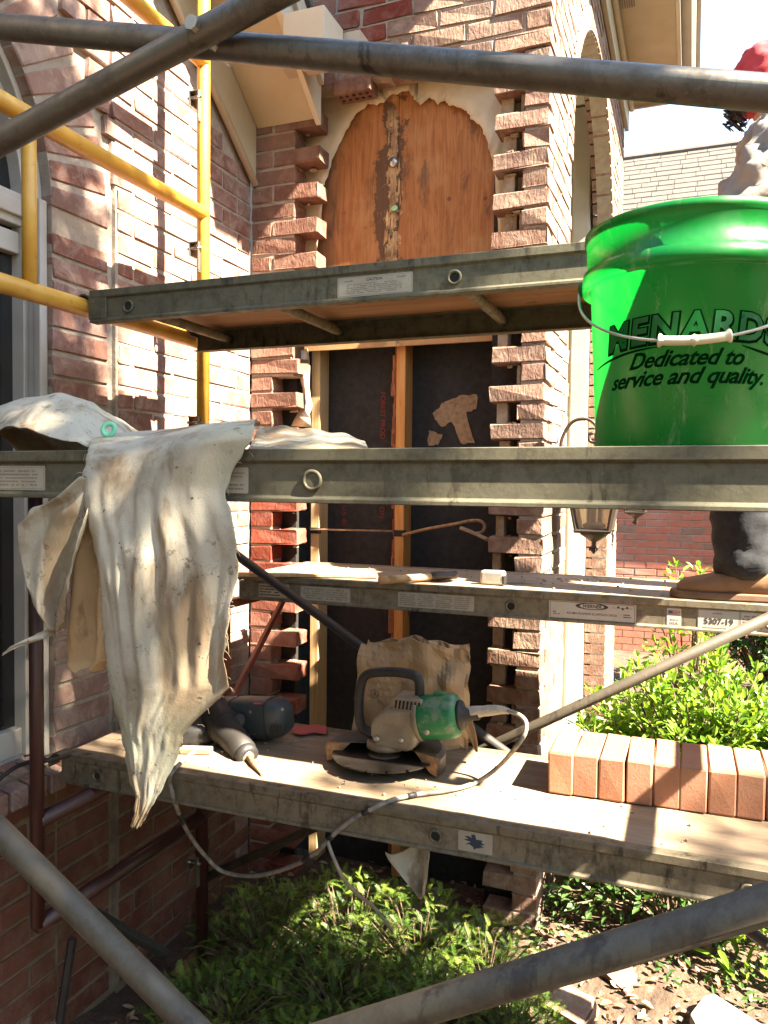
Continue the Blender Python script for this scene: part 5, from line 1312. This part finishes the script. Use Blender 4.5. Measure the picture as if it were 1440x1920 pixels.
# ================================================================== lanterns
def lantern(c, y, label):
    t = thing('wall_lantern', label, 'lantern', (PX, y, 1.68), 'porch lanterns')
    lx = .145
    def put(mb, n, m, **k): return mb.build(n, m, t, **k)
    put(MB().lathe([(.055, 0), (.055, .008), (.04, .016), (.02, .02)], (0, 0, 0), 20, Matrix.Rotation(R_(90), 3, 'Y')), 'back_plate', M['iron'], smooth=True)
    put(MB().path(spl([(.015, 0, .02), (.02, 0, .10), (.06, 0, .165), (.12, 0, .17), (.155, 0, .13), (.15, 0, .09), (.125, 0, .09), (.12, 0, .115), (.135, 0, .12)], 6), .0065, 8), 'scroll_arm', M['iron'], smooth=True)
    put(MB().path(spl([(.02, 0, 0), (.05, 0, .055), (.085, 0, .06), (.105, 0, .03), (.095, 0, .005), (.08, 0, .015)], 6), .006, 8), 'scroll_arm', M['iron'], smooth=True)
    z1, z0 = -.06, -.245; w1, w0 = .090, .058
    cor = lambda s, w, z: (lx+s[0]*w, s[1]*w, z)
    sg = [(-1, -1), (1, -1), (1, 1), (-1, 1)]
    for s in sg: put(MB().path([cor(s, w1, z1), cor(s, w0, z0)], .0085, 4), 'corner_post', M['iron'])
    for i in range(4):
        a, b = sg[i], sg[(i+1) % 4]
        mb = MB(); q = [cor(a, w1-.006, z1), cor(b, w1-.006, z1), cor(b, w0-.006, z0), cor(a, w0-.006, z0)]
        mb.add(q, [(0, 1, 2, 3)]); put(mb, 'pane', M['lampglass'], solid=.002)
    put(MB().path([cor(s, w0+.004, z0) for s in sg], .009, 6, closed=True), 'bottom_rim', M['iron'])
    put(MB().path([cor(s, w1+.004, z1) for s in sg], .008, 6, closed=True), 'top_rim', M['iron'])
    mb = MB(); mb.add([cor(s, w1+.01, z1+.005) for s in sg]+[(lx, 0, z1+.10)], [(0, 1, 4), (1, 2, 4), (2, 3, 4), (3, 0, 4), (3, 2, 1, 0)]); put(mb, 'roof', M['iron'])
    put(MB().tube((lx, 0, z1+.09), (lx, 0, .12), .006, 8), 'hanger', M['iron'])
    put(MB().lathe([(.058, z0-.004), (.050, z0-.016), (.022, z0-.036), (.010, z0-.042), (.007, z0-.055), (.012, z0-.062), (.007, z0-.07), (.011, z0-.078), (.003, z0-.088)], (lx, 0, 0), 16), 'finial', M['iron'], smooth=True)
    lf = MB()
    for k in range(4):
        a = R_(45+90*k); lf.path([(lx+.008*math.cos(a), .008*math.sin(a), z0-.062), (lx+.019*math.cos(a), .019*math.sin(a), z0-.066), (lx+.017*math.cos(a), .017*math.sin(a), z0-.076)], [.004, .005, .003], 6)
    put(lf, 'finial_leaves', M['iron'])
    cn = MB()
    for (dx, dy) in ((-.02, 0), (.02, .01), (0, -.02)): cn.lathe([(.009, z0+.02), (.009, z0+.12), (.004, z0+.15)], (lx+dx, dy, 0), 10)
    cn.lathe([(.035, z0+.005), (.045, z0+.02), (.03, z0+.03)], (lx, 0, 0), 14); put(cn, 'candles', simple('ivory_candle', (.66, .58, .42), None, .5), smooth=True)
    return t
lantern(0, 3.05, 'iron wall lantern hanging on the sunlit brick pier, the larger near one')
l2_ = lantern(0, 5.44, 'iron wall lantern beyond the porch arch, the smaller far one')

# ================================================================== person on the wall plank
def skinned(name, verts, edges, parent, mat, sub=2, root=0, disp=None):
    me = bpy.data.meshes.new(name); me.from_pydata([v[:3] for v in verts], edges, [])
    o = link(name, me, parent, mat); m = o.modifiers.new('skin', 'SKIN'); m.use_smooth_shade = True
    for i, v in enumerate(verts):
        sv = me.skin_vertices[0].data[i]; sv.radius = (v[3], v[4] if len(v) > 4 else v[3]); sv.use_root = (i == root)
    s = o.modifiers.new('sub', 'SUBSURF'); s.levels = s.render_levels = sub
    if disp:
        tx = bpy.data.textures.new(name+'_folds', 'CLOUDS'); tx.noise_scale = disp[1]; tx.noise_depth = 2
        d = o.modifiers.new('folds', 'DISPLACE'); d.texture = tx; d.strength = disp[0]; d.mid_level = .5; d.texture_coords = 'LOCAL'
    return o
pe = thing('person', 'person in red head covering, pale grey top, dark jeans and tan shoes behind the bucket', 'person', (.185, 2.40, MZ+.001))
skin_m = simple('skin', (.46, .26, .18), (.40, .21, .14), .55, 0, 30, .1)
denim = simple('dark_denim', (.013, .015, .020), (.008, .009, .012), .85, 0, 60, .3, .002, 'Object', spots=((.03, .03, .035), 30, .62, .4))
greyc = simple('pale_grey_cotton', (.20, .19, .175), (.16, .152, .14), .9, 0, 12, .3, .004)
redc = simple('red_cotton', (.42, .035, .045), (.32, .025, .032), .85, 0, 20, .3, .003)
# faces -X; near leg at y -.10, shoulders hunched
body = [(0, 0, .86, .08, .10), (.03, 0, 1.02, .08, .11), (.05, 0, 1.16, .08, .12), (.04, 0, 1.24, .05, .06), (.01, 0, 1.29, .045), (-.02, 0, 1.35, .055), (-.03, 0, 1.43, .070, .06), (-.02, 0, 1.48, .05),
        (0, -.10, .80, .07), (-.04, -.11, .46, .050), (-.04, -.10, .10, .040), (-.10, -.10, .03, .033),
        (0, .10, .80, .07), (.02, .12, .46, .050), (.06, .12, .10, .040), (-.03, .12, .03, .033),
        (.04, -.18, 1.17, .042), (-.05, -.22, .94, .036), (-.20, -.18, .80, .030), (.04, .18, 1.17, .042), (-.05, .22, .94, .036), (-.2, .2, .8, .030)]
be_ = [(0, 1), (1, 2), (2, 3), (3, 4), (4, 5), (5, 6), (6, 7), (0, 8), (8, 9), (9, 10), (10, 11), (0, 12), (12, 13), (13, 14), (14, 15), (3, 16), (16, 17), (17, 18), (3, 19), (19, 20), (20, 21)]
skinned('body', body, be_, pe, skin_m)
jn = [(0, 0, .90, .125, .16), (0, -.10, .78, .110), (-.04, -.11, .46, .088), (-.045, -.105, .30, .084), (-.052, -.10, .18, .092), (-.045, -.10, .12, .080), (-.05, -.10, .045, .088), (0, .10, .78, .105), (.02, .12, .46, .080), (.05, .12, .20, .075), (.06, .12, .05, .082)]
skinned('jeans', jn, [(0, 1), (1, 2), (2, 3), (3, 4), (4, 5), (5, 6), (0, 7), (7, 8), (8, 9), (9, 10)], pe, denim, 3, 0, (.028, .05))
tp = [(0, 0, .90, .13, .165), (.02, 0, 1.05, .135, .175), (.05, 0, 1.16, .125, .18), (.06, 0, 1.235, .085, .12), (.03, -.19, 1.165, .092), (-.075, -.225, .97, .076), (-.17, -.20, .83, .058), (.04, .19, 1.165, .085), (-.06, .23, .96, .07), (-.16, .21, .83, .055)]
skinned('top', tp, [(0, 1), (1, 2), (2, 3), (3, 4), (4, 5), (5, 6), (3, 7), (7, 8), (8, 9)], pe, greyc, 3, 0, (.055, .042))
hood = [(-.005, 0, 1.30, .078), (-.012, 0, 1.37, .098, .088), (-.022, 0, 1.44, .100, .09), (-.02, 0, 1.50, .055)]
skinned('head_covering', hood, [(0, 1), (1, 2), (2, 3)], pe, redc, 3, 0, (.04, .045))
bdm = MB(); r = random.Random(3)
for k in range(110):
    p = Vector((-.082+r.uniform(-.030, .02), r.uniform(-.05, .05), 1.335+r.uniform(-.026, .026))); q = [p+Vector((.010*math.cos(a)-.004*a*.3, .010*math.sin(a*1.3), -.006*a*.5)) for a in [i*.9 for i in range(8)]]
    bdm.path(q, .0018, 4, caps=False)
bdm.build('beard', NT('dark_hair').set((.018, .014, .014), .6), pe, True)
for (yy, x0) in ((-.10, 0), (.12, .08)):
    shm = MB(); rows = []
    tan = simple('tan_leather', (.24, .125, .06), (.165, .085, .04), .7, 0, 16, .3, .003, 'Object', spots=((.12, .075, .05), 11, .60, .6))
    for (x, w, z0, z1) in ((-.215, .020, .012, .034), (-.198, .042, .008, .050), (-.155, .052, .008, .060), (-.10, .050, .008, .074), (-.04, .044, .008, .096), (.02, .042, .008, .10), (.06, .038, .008, .09), (.075, .024, .012, .07)):
        ring = []
        for k in range(17):
            a = 2*math.pi*k/16; c_, s_ = math.cos(a), math.sin(a)
            ring.append((x+x0, yy+w*math.copysign(abs(c_)**.7, c_), (z0+z1)/2+(z1-z0)/2*math.copysign(abs(s_)**.75, s_)))
        rows.append(ring)
    shm.grid(rows); shm.add([p for p in rows[0][:-1]], [tuple(range(16))]); shm.add([p for p in rows[-1][:-1]], [tuple(range(16))])
    so = shm.build('shoe', tan, pe, True)
    ol = [(x+x0, yy+s*w, .0) for s in (-1, 1) for x, w in ((-.232, .018), (-.21, .046), (-.16, .056), (-.08, .052), (0, .046), (.06, .042), (.08, .02))][:7]+[(x+x0, yy+w, 0) for x, w in ((.08, .02), (.06, .042), (0, .046), (-.08, .052), (-.16, .056), (-.21, .046), (-.232, .018))]
    MB().prism(ol, (0, 0, .020)).build('sole', simple('brown_rubber_sole', (.16, .085, .05), None, .8), so, bevel=.004)
# ================================================================== plants
def leaf(mb, p, d, up, L, w, fold=.25, curl=.15):
    "one folded leaf: base p, direction d"
    d = d.normalized(); s = d.cross(up)
    if s.length < 1e-3: s = d.cross(Vector((1, 0, 0)))
    s.normalize(); n = s.cross(d).normalized()
    a = p+d*L*.35-n*w*fold*.5; b = p+d*L*.72-n*(w*fold*.4+L*curl*.4); t = p+d*L-n*L*curl
    mb.add([p, a+s*w*.5+n*w*fold, b+s*w*.42+n*w*fold, t, b-s*w*.42+n*w*fold, a-s*w*.5+n*w*fold, a, b], [(0, 1, 6), (1, 2, 7, 6), (2, 3, 7), (0, 6, 5), (6, 7, 4, 5), (7, 3, 4)])
def leaf4(mb, p, d, up, L, w):
    d = d.normalized(); s = d.cross(up)
    if s.length < 1e-3: s = Vector((1, 0, 0))
    s.normalize(); mb.add([p, p+d*L*.5+s*w*.5, p+d*L, p+d*L*.5-s*w*.5], [(0, 1, 2, 3)])
def rdir(r, up=.0):
    while True:
        v = Vector((r.uniform(-1, 1), r.uniform(-1, 1), r.uniform(-1, 1)))
        if .05 < v.length < 1: v.normalize(); v.z += up; return v.normalized()

# ---- yew
yw = thing('yew_shrub', 'low dark green yew shrub with bright tips under the planks', 'shrub', (0, 0, 0))
r = random.Random(31); ft = MB(); fo = MB(); stm = MB()
lobes = [(-1.02, 2.36, .0, .30, .26, .355), (-.79, 2.38, .0, .26, .24, .345), (-1.27, 2.25, .0, .26, .24, .31), (-.57, 2.40, 0, .20, .20, .27), (-.96, 2.12, 0, .34, .24, .25), (-.66, 2.15, 0, .28, .22, .22), (-1.22, 1.95, 0, .28, .20, .18), (-.86, 1.92, 0, .30, .18, .15), (-.45, 2.2, 0, .16, .15, .18)]
def sprig(mb, p, d, L, nl):
    side = d.cross(Vector((0, 0, 1))); side = side.normalized() if side.length > .1 else Vector((1, 0, 0))
    nn = side.cross(d).normalized(); m = max(5, int(L/.0042))
    for k in range(m):
        t = (k+.5)/m; q = p+d*L*t+Vector((0, 0, -L*.18*t*t)); ll = nl*(1-.55*t**3)*(0.7+.3*min(1, t*6))
        for sg in (-1, 1):
            dd = (side*sg*.85+d*.55+nn*(.25+r.uniform(-.15, .15))).normalized(); w = .0015
            wv = dd.cross(nn).normalized()*w*.5
            mb.add([q-wv, q+wv, q+dd*ll*.6+wv*.9, q+dd*ll, q+dd*ll*.6-wv*.9], [(0, 1, 2, 3, 4)])
    return
for (cx, cy, cz, rx, ry, rz) in lobes:
    rz *= .84
    n = int(52000*rx*ry*rz**.5*.42)+350
    for k in range(n):
        v = rdir(r, .35); v.z = abs(v.z); rad = r.uniform(.70, 1.03) if r.random() < .75 else r.uniform(.35, .75)
        p = Vector((cx+v.x*rx*rad, cy+v.y*ry*rad, cz+max(.02, v.z*rz*rad)))
        d = (Vector((v.x, v.y, v.z*.55+.05))+rdir(r)*.75).normalized(); L = r.uniform(.026, .052)
        tip = rad > .84 and v.z > .25 and r.random() < .55
        sprig(ft if tip else fo, p, d, L, r.uniform(.009, .014))
        if r.random() < .12: stm.path([Vector((cx, cy, 0)).lerp(p, .45), p, p+d*L], [.003, .002, .001], 4, caps=False)
for k in range(16):   # near sprigs poking up at the bottom
    p = onZ(r.uniform(335, 440), r.uniform(1915, 1990), .12); d = (Vector((r.uniform(-.6, .8), -.3, .9))).normalized(); sprig(ft, p, d, r.uniform(.06, .10), .020)
fo.build('foliage', M['yew'], yw, fixn=False); ft.build('bright_tips', M['yew_tip'], yw, fixn=False); stm.build('branches', M['bark'], yw, fixn=False)

# ---- leafy shrubs
def shrub(name, label, c, size, nsh, nleaf, L, mat, seed, stem=M['bark'], up=.5, lw=.42):
    t = thing(name, label, 'shrub', c); r = random.Random(seed); lf = MB(); st = MB(); c0 = Vector((0, 0, 0))
    for k in range(nsh):
        v = rdir(r, .25); v.z = abs(v.z)
        e = Vector((v.x*size[0], v.y*size[1], v.z*size[2]))*r.uniform(.72, 1.05)+Vector((0, 0, .08))
        b = Vector((e.x*.25, e.y*.25, .02)); m = e.lerp(b, .45)+Vector((0, 0, size[2]*.12))
        pts = spl([b, m, e], 5); st.path(pts, [lerp(.008, .002, i/10) for i in range(11)], 4, caps=False)
        for j in range(nleaf):
            tt = r.uniform(.30, 1.0)**.6; i = min(9, int(tt*10)); q = pts[i].lerp(pts[i+1], tt*10-i)
            d = (pts[i+1]-pts[i]).normalized(); o = rdir(r); dd = (d*.55+o*.9+Vector((0, 0, up*.5))).normalized()
            q = q+o*r.uniform(0, L*1.0)
            leaf(lf, q, dd, (Vector((0, 0, 1))+rdir(r)*.5).normalized(), L*r.uniform(.6, 1.15), L*lw*r.uniform(.8, 1.2))
    lf.build('foliage', mat, t, fixn=False); st.build('branches', stem, t, fixn=False); return t
shrub('leafy_shrub', 'bright green leafy shrub in full sun behind the new bricks', (.06, 3.62, 0), (.64, .48, .80), 300, 30, .052, M['leaf'], 5)
shrub('leafy_shrub', 'bright green leafy shrub further right beyond the new bricks', (.72, 3.75, 0), (.55, .5, .86), 180, 26, .054, M['leaf'], 6)
shrub('leafy_shrub', 'sparse leafy shoots in front of the far brick wall', (.02, 6.1, 0), (.40, .30, 1.02), 34, 14, .075, M['leaf'], 8, up=.9)
shrub('evergreen_shrub', 'dark rounded evergreen shrub behind the person in jeans', (.62, 6.7, 0), (.42, .4, 1.62), 170, 26, .06, M['leaf_dark'], 9)
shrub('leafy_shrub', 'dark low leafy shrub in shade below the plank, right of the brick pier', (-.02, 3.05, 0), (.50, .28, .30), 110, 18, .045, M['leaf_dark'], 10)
shrub('blocker_hedge', 'added light-blocking hedge out of view, right of the scaffold, nearer the camera', (2.0, .9, 0), (.7, .9, 1.15), 170, 24, .11, M['leaf_dark'], 14)  # two unseen hedges added to block low sky and bounce light
shrub('blocker_hedge', 'added light-blocking hedge out of view, right of the scaffold, further from the camera', (2.1, 2.5, 0), (.7, .8, 1.0), 150, 24, .11, M['leaf_dark'], 15)
# small leaning sapling stem by the flagstone
sp = thing('sapling', 'thin sapling with lit leaves near the grey flagstone', 'sapling', onZ(1325, 1790, .02)); mb = MB(); r = random.Random(12)
mb.path(spl([(0, 0, 0), (.01, 0, .10), (.05, .02, .22), (.16, .03, .30)], 5), [lerp(.014, .005, k/15) for k in range(16)], 7); mb.build('trunk', M['bark'], sp, True)
lf = MB()
for k in range(150):
    p = Vector((r.uniform(.0, .40), r.uniform(-.12, .12), r.uniform(.02, .34))); leaf(lf, p, rdir(r, -.2), Vector((0, 0, 1)), r.uniform(.05, .10), .022)
lf.build('crown', M['leaf'], sp, fixn=False)

# ---- ground cover and leaf litter
r = random.Random(17); gc = MB()
for k in range(1500):
    x, y = r.uniform(-.55, 1.0), r.uniform(2.45, 3.6)
    if y < 2.62+.25*fbm(x*2, 1, 1) : continue
    leaf(gc, Vector((x, y, ground_z(x, y)+r.uniform(.005, .07))), rdir(r, .2), Vector((0, 0, 1)), r.uniform(.018, .04), .016)
gco = stuff(gc.build('ground_cover', M['leaf_dark'], None, fixn=False)); tag(gco, 'low ivy ground cover in the bed beside the brick pier', 'ground cover')
lt = MB()
for k in range(5200):
    x, y = r.uniform(-1.6, 1.3), r.uniform(1.3, 3.9)
    if fbm(x*2.2, y*2.2, 5) < -.25: continue
    L = r.uniform(.012, .042)
    leaf(lt, Vector((x, y, ground_z(x, y)+r.uniform(.001, .012))), Vector((r.uniform(-1, 1), r.uniform(-1, 1), r.uniform(-.1, .35))), Vector((r.uniform(-.5, .5), r.uniform(-.5, .5), 1)), L, L*r.uniform(.4, .7), r.uniform(.1, .5), r.uniform(-.2, .4))
lto = stuff(lt.build('leaf_litter', M['litter'], None, fixn=False)); tag(lto, 'dry brown leaf litter and chips over the soil', 'litter')
# flagstone and rubble
fp = [onZ(*q, .05) for q in ((1292, 1902), (1318, 1868), (1338, 1862), (1452, 1935), (1470, 2010), (1340, 1990))]
tag(MB().prism([(p.x, p.y, -.02) for p in fp], (0, 0, .075)).build('flagstone', M['stone'], None, bevel=.012, seg=2), 'pale grey flagstone edge at the bottom right corner', 'stone')
r = random.Random(40)
spots = [(-.60, 2.50, .045, 'flat tan stone in the leaf litter by the pier foot'), (-.30, 2.38, .07, 'broken brick lying left of the flagstone'), (-.18, 2.62, .05, 'small stone in the lit litter beyond the broken brick'), (-1.15, 2.66, .06, 'brick bat at the foot of the open studs, left'), (-.95, 2.72, .055, 'brick bat at the foot of the open studs, middle'), (-.74, 2.66, .06, 'brick bat at the foot of the open studs, right'), (-1.38, 2.55, .05, 'brick chunk beside the maroon post')]
for i, (x, y, s, lb) in enumerate(spots):
    o = lump('brick_rubble' if 'brick' in lb else 'small_stone', Vector((x, y, ground_z(x, y)+s*.25)), (s, s*.7, s*.55), M['brick_pier'] if 'brick' in lb else M['stone'], i*2.3, .35, 2); o.rotation_euler = (0, 0, r.uniform(0, 3)); tag(o, lb, 'rubble' if 'brick' in lb else 'stone')
    for p in o.data.polygons: p.use_smooth = False
    if 'brick' in lb:
        me = brick_mesh(s*1.9, s*1.35, s*.9, i, .012, .008); o.data = me
        if not me.materials: me.materials.append(M['brick_pier'])
        o.rotation_euler = (r.uniform(-.3, .3), r.uniform(-.3, .3), r.uniform(0, 3))

# ---- shade tree standing right of the camera
def shade_tree(label, base, clusters, seed, nl, L, trunk_r):
    t = thing('shade_tree', label, 'tree', base); r = random.Random(seed); tk = MB(); lm_ = MB(); lf = MB(); b = Vector(base)
    top = Vector((0, 0, 4.2))
    tk.path(spl([(0, 0, -.1), (.06, .02, 1.4), (-.04, .05, 2.8), top], 6), [lerp(trunk_r, trunk_r*.55, k/18) for k in range(19)], 12)
    for (x, y, z, rad, dens) in clusters:
        c = Vector((x, y, z))-b
        pts = spl([top*.75, top.lerp(c, .5)+Vector((0, 0, .3)), c], 5); lm_.path(pts, [lerp(trunk_r*.35, .012, k/10) for k in range(11)], 6)
        for q in range(7):
            e = c+rdir(r)*rad*.8; lm_.path([c.lerp(e, .0), c.lerp(e, .5)+Vector((0, 0, .05)), e], [.014, .010, .004], 4, caps=False)
        for k in range(int(nl*dens*rad*rad)):
            v = rdir(r)*rad*(r.random()**.45); v.z *= .7
            p = c+v; leaf4(lf, p, rdir(r, -.2), rdir(r), L*r.uniform(.7, 1.3), L*.55*r.uniform(.7, 1.2))
    tk.build('trunk', M['bark'], t, True); lm_.build('limbs', M['bark'], t, True, fixn=False); lf.build('crown', M['tree_leaf'], t, fixn=False); return t
def sh(a, b, z):      # crown cluster that shades the point (a, b) of the level z = 6
    k = z-6.0; return (a+.92*k, b-.19*k, z)
CL = []
for (a, b, z, rad, dn) in ((1.35, .66, 6.6, .64, 1.0), (1.95, .66, 6.9, .64, 1.0), (2.55, .50, 6.7, .62, 1.0), (1.7, .0, 7.2, .70, 1.0), (2.4, -.2, 7.4, .75, 1.0), (3.05, -.05, 7.0, .55, .8), (.9, .30, 6.8, .60, 1.0),
        (3.25, .45, 7.4, .36, .9), (3.65, -.45, 7.0, .55, 1.0), (4.2, -.40, 7.2, .50, 1.0), (4.6, .22, 7.0, .30, .7), (4.3, -1.0, 7.4, .7, 1.0), (3.4, -1.1, 7.6, .8, 1.0), (4.95, -.3, 7.3, .5, .9), (2.5, -1.0, 7.5, .9, 1.0),
        (2.2, 1.02, 7.1, .24, .6), (2.75, .98, 7.2, .26, .8), (3.15, .95, 7.3, .22, .7), (.6, 1.0, 6.7, .40, 1.0), (1.1, 1.0, 6.8, .38, 1.0), (1.6, .98, 6.6, .36, 1.0), (2.1, .86, 6.8, .34, 1.0), (2.7, .76, 6.7, .34, 1.0), (4.0, .86, 7.0, .16, .6), (5.4, .7, 7.2, .3, .8), (4.95, .74, 7.0, .24, .8), (3.95, .36, 7.1, .16, .8), (5.15, .92, 7.0, .2, .7)):
    CL.append(sh(a, b, z)+(rad, dn))
shade_tree('shade tree whose leaves dapple the wall, right of the view', (4.6, -1.9, 0), CL, 3, 3000, .095, .20)

# ---- unseen trees added behind the camera and at right to block sky light
for k, (x, y, h, lb) in enumerate(((-5.5, -5.5, 7.5, 'broad added sky-blocking tree behind the camera, leftmost of three'), (-1.5, -7.0, 8.5, 'tall added sky-blocking tree behind the camera, middle of three'), (2.2, -6.5, 7.0, 'broad added sky-blocking tree behind the camera, rightmost of three'), (7.5, -3.5, 5.0, 'low added sky-blocking tree far right of the scaffold, nearest'), (7.8, .5, 5.2, 'low added sky-blocking tree far right of the scaffold, second'), (7.6, 4.5, 5.0, 'low added sky-blocking tree far right of the scaffold, third'), (6.8, 9.0, 5.0, 'low added sky-blocking tree far right of the scaffold, farthest'))):
    t = thing('sky_block_tree', lb, 'tree', (x, y, 0), 'added sky-blocking trees outside the view'); r = random.Random(70+k); tk = MB(); lf = MB()
    tk.path(spl([(0, 0, -.1), (.1, .05, h*.2), (-.05, .1, h*.45), (0, 0, h*.8)], 5), [lerp(.24, .05, q/15) for q in range(16)], 10)
    for q in range(44):
        v = rdir(r); c = Vector((v.x*2.6, v.y*1.6, h*.52+v.z*h*.42))*1.0; c.x *= r.uniform(.4, 1); c.y *= r.uniform(.4, 1)
        tk.path([Vector((0, 0, h*.3)).lerp(c, .2), c], [.05, .015], 5, caps=False)
        for j in range(120):
            w = rdir(r)*.75*(r.random()**.4); leaf4(lf, c+w, rdir(r), rdir(r), .26*r.uniform(.7, 1.3), .15)
    tk.build('trunk', M['bark'], t, True, fixn=False); lf.build('crown', M['tree_leaf'], t, fixn=False)
# ---- spruce far right
spc = thing('spruce_tree', 'dark spruce tip at the upper right edge against the sky', 'tree', (2.55, 13.0, 0)); r = random.Random(2); tk = MB(); tk.tube((0, 0, 0), (0, 0, 11), .16, 8, .02); tk.build('trunk', M['bark'], spc, True)
nd = MB()
for k in range(70):
    z = lerp(2.5, 10.6, k/70); R0 = lerp(1.75, .2, k/70)
    for j in range(9):
        a = r.uniform(0, 6.28); d = Vector((math.cos(a), math.sin(a), -.25)); 
        for q in range(int(5+R0*9)):
            s = r.uniform(.2, 1)*R0; p = Vector((0, 0, z))+d*s+rdir(r)*.08; leaf4(nd, p, d+rdir(r)*.7, Vector((0, 0, 1)), .26, .07)
nd.build('crown', M['leaf_dark'], spc, fixn=False)

# ================================================================== put each thing's Empty at its base
bpy.context.view_layer.update()
for o in [o for o in bpy.data.objects if o.type == 'EMPTY' and o.parent is None and o.location.length < 1e-6]:
    lo = Vector((1e9,)*3); hi = -lo
    def walk(c):
        global lo, hi
        if c.type == 'MESH':
            for q in c.bound_box:
                p = c.matrix_world @ Vector(q); lo = Vector(map(min, lo, p)); hi = Vector(map(max, hi, p))
        for d in c.children: walk(d)
    walk(o)
    if lo.x > 1e8: continue
    b = Vector(((lo.x+hi.x)/2, (lo.y+hi.y)/2, lo.z)); o.location = b
    for c in o.children: c.location = c.location-b

for o in bpy.data.objects:
    if o.name.split('.')[0] == 'fine_print': o['kind'] = 'stuff'
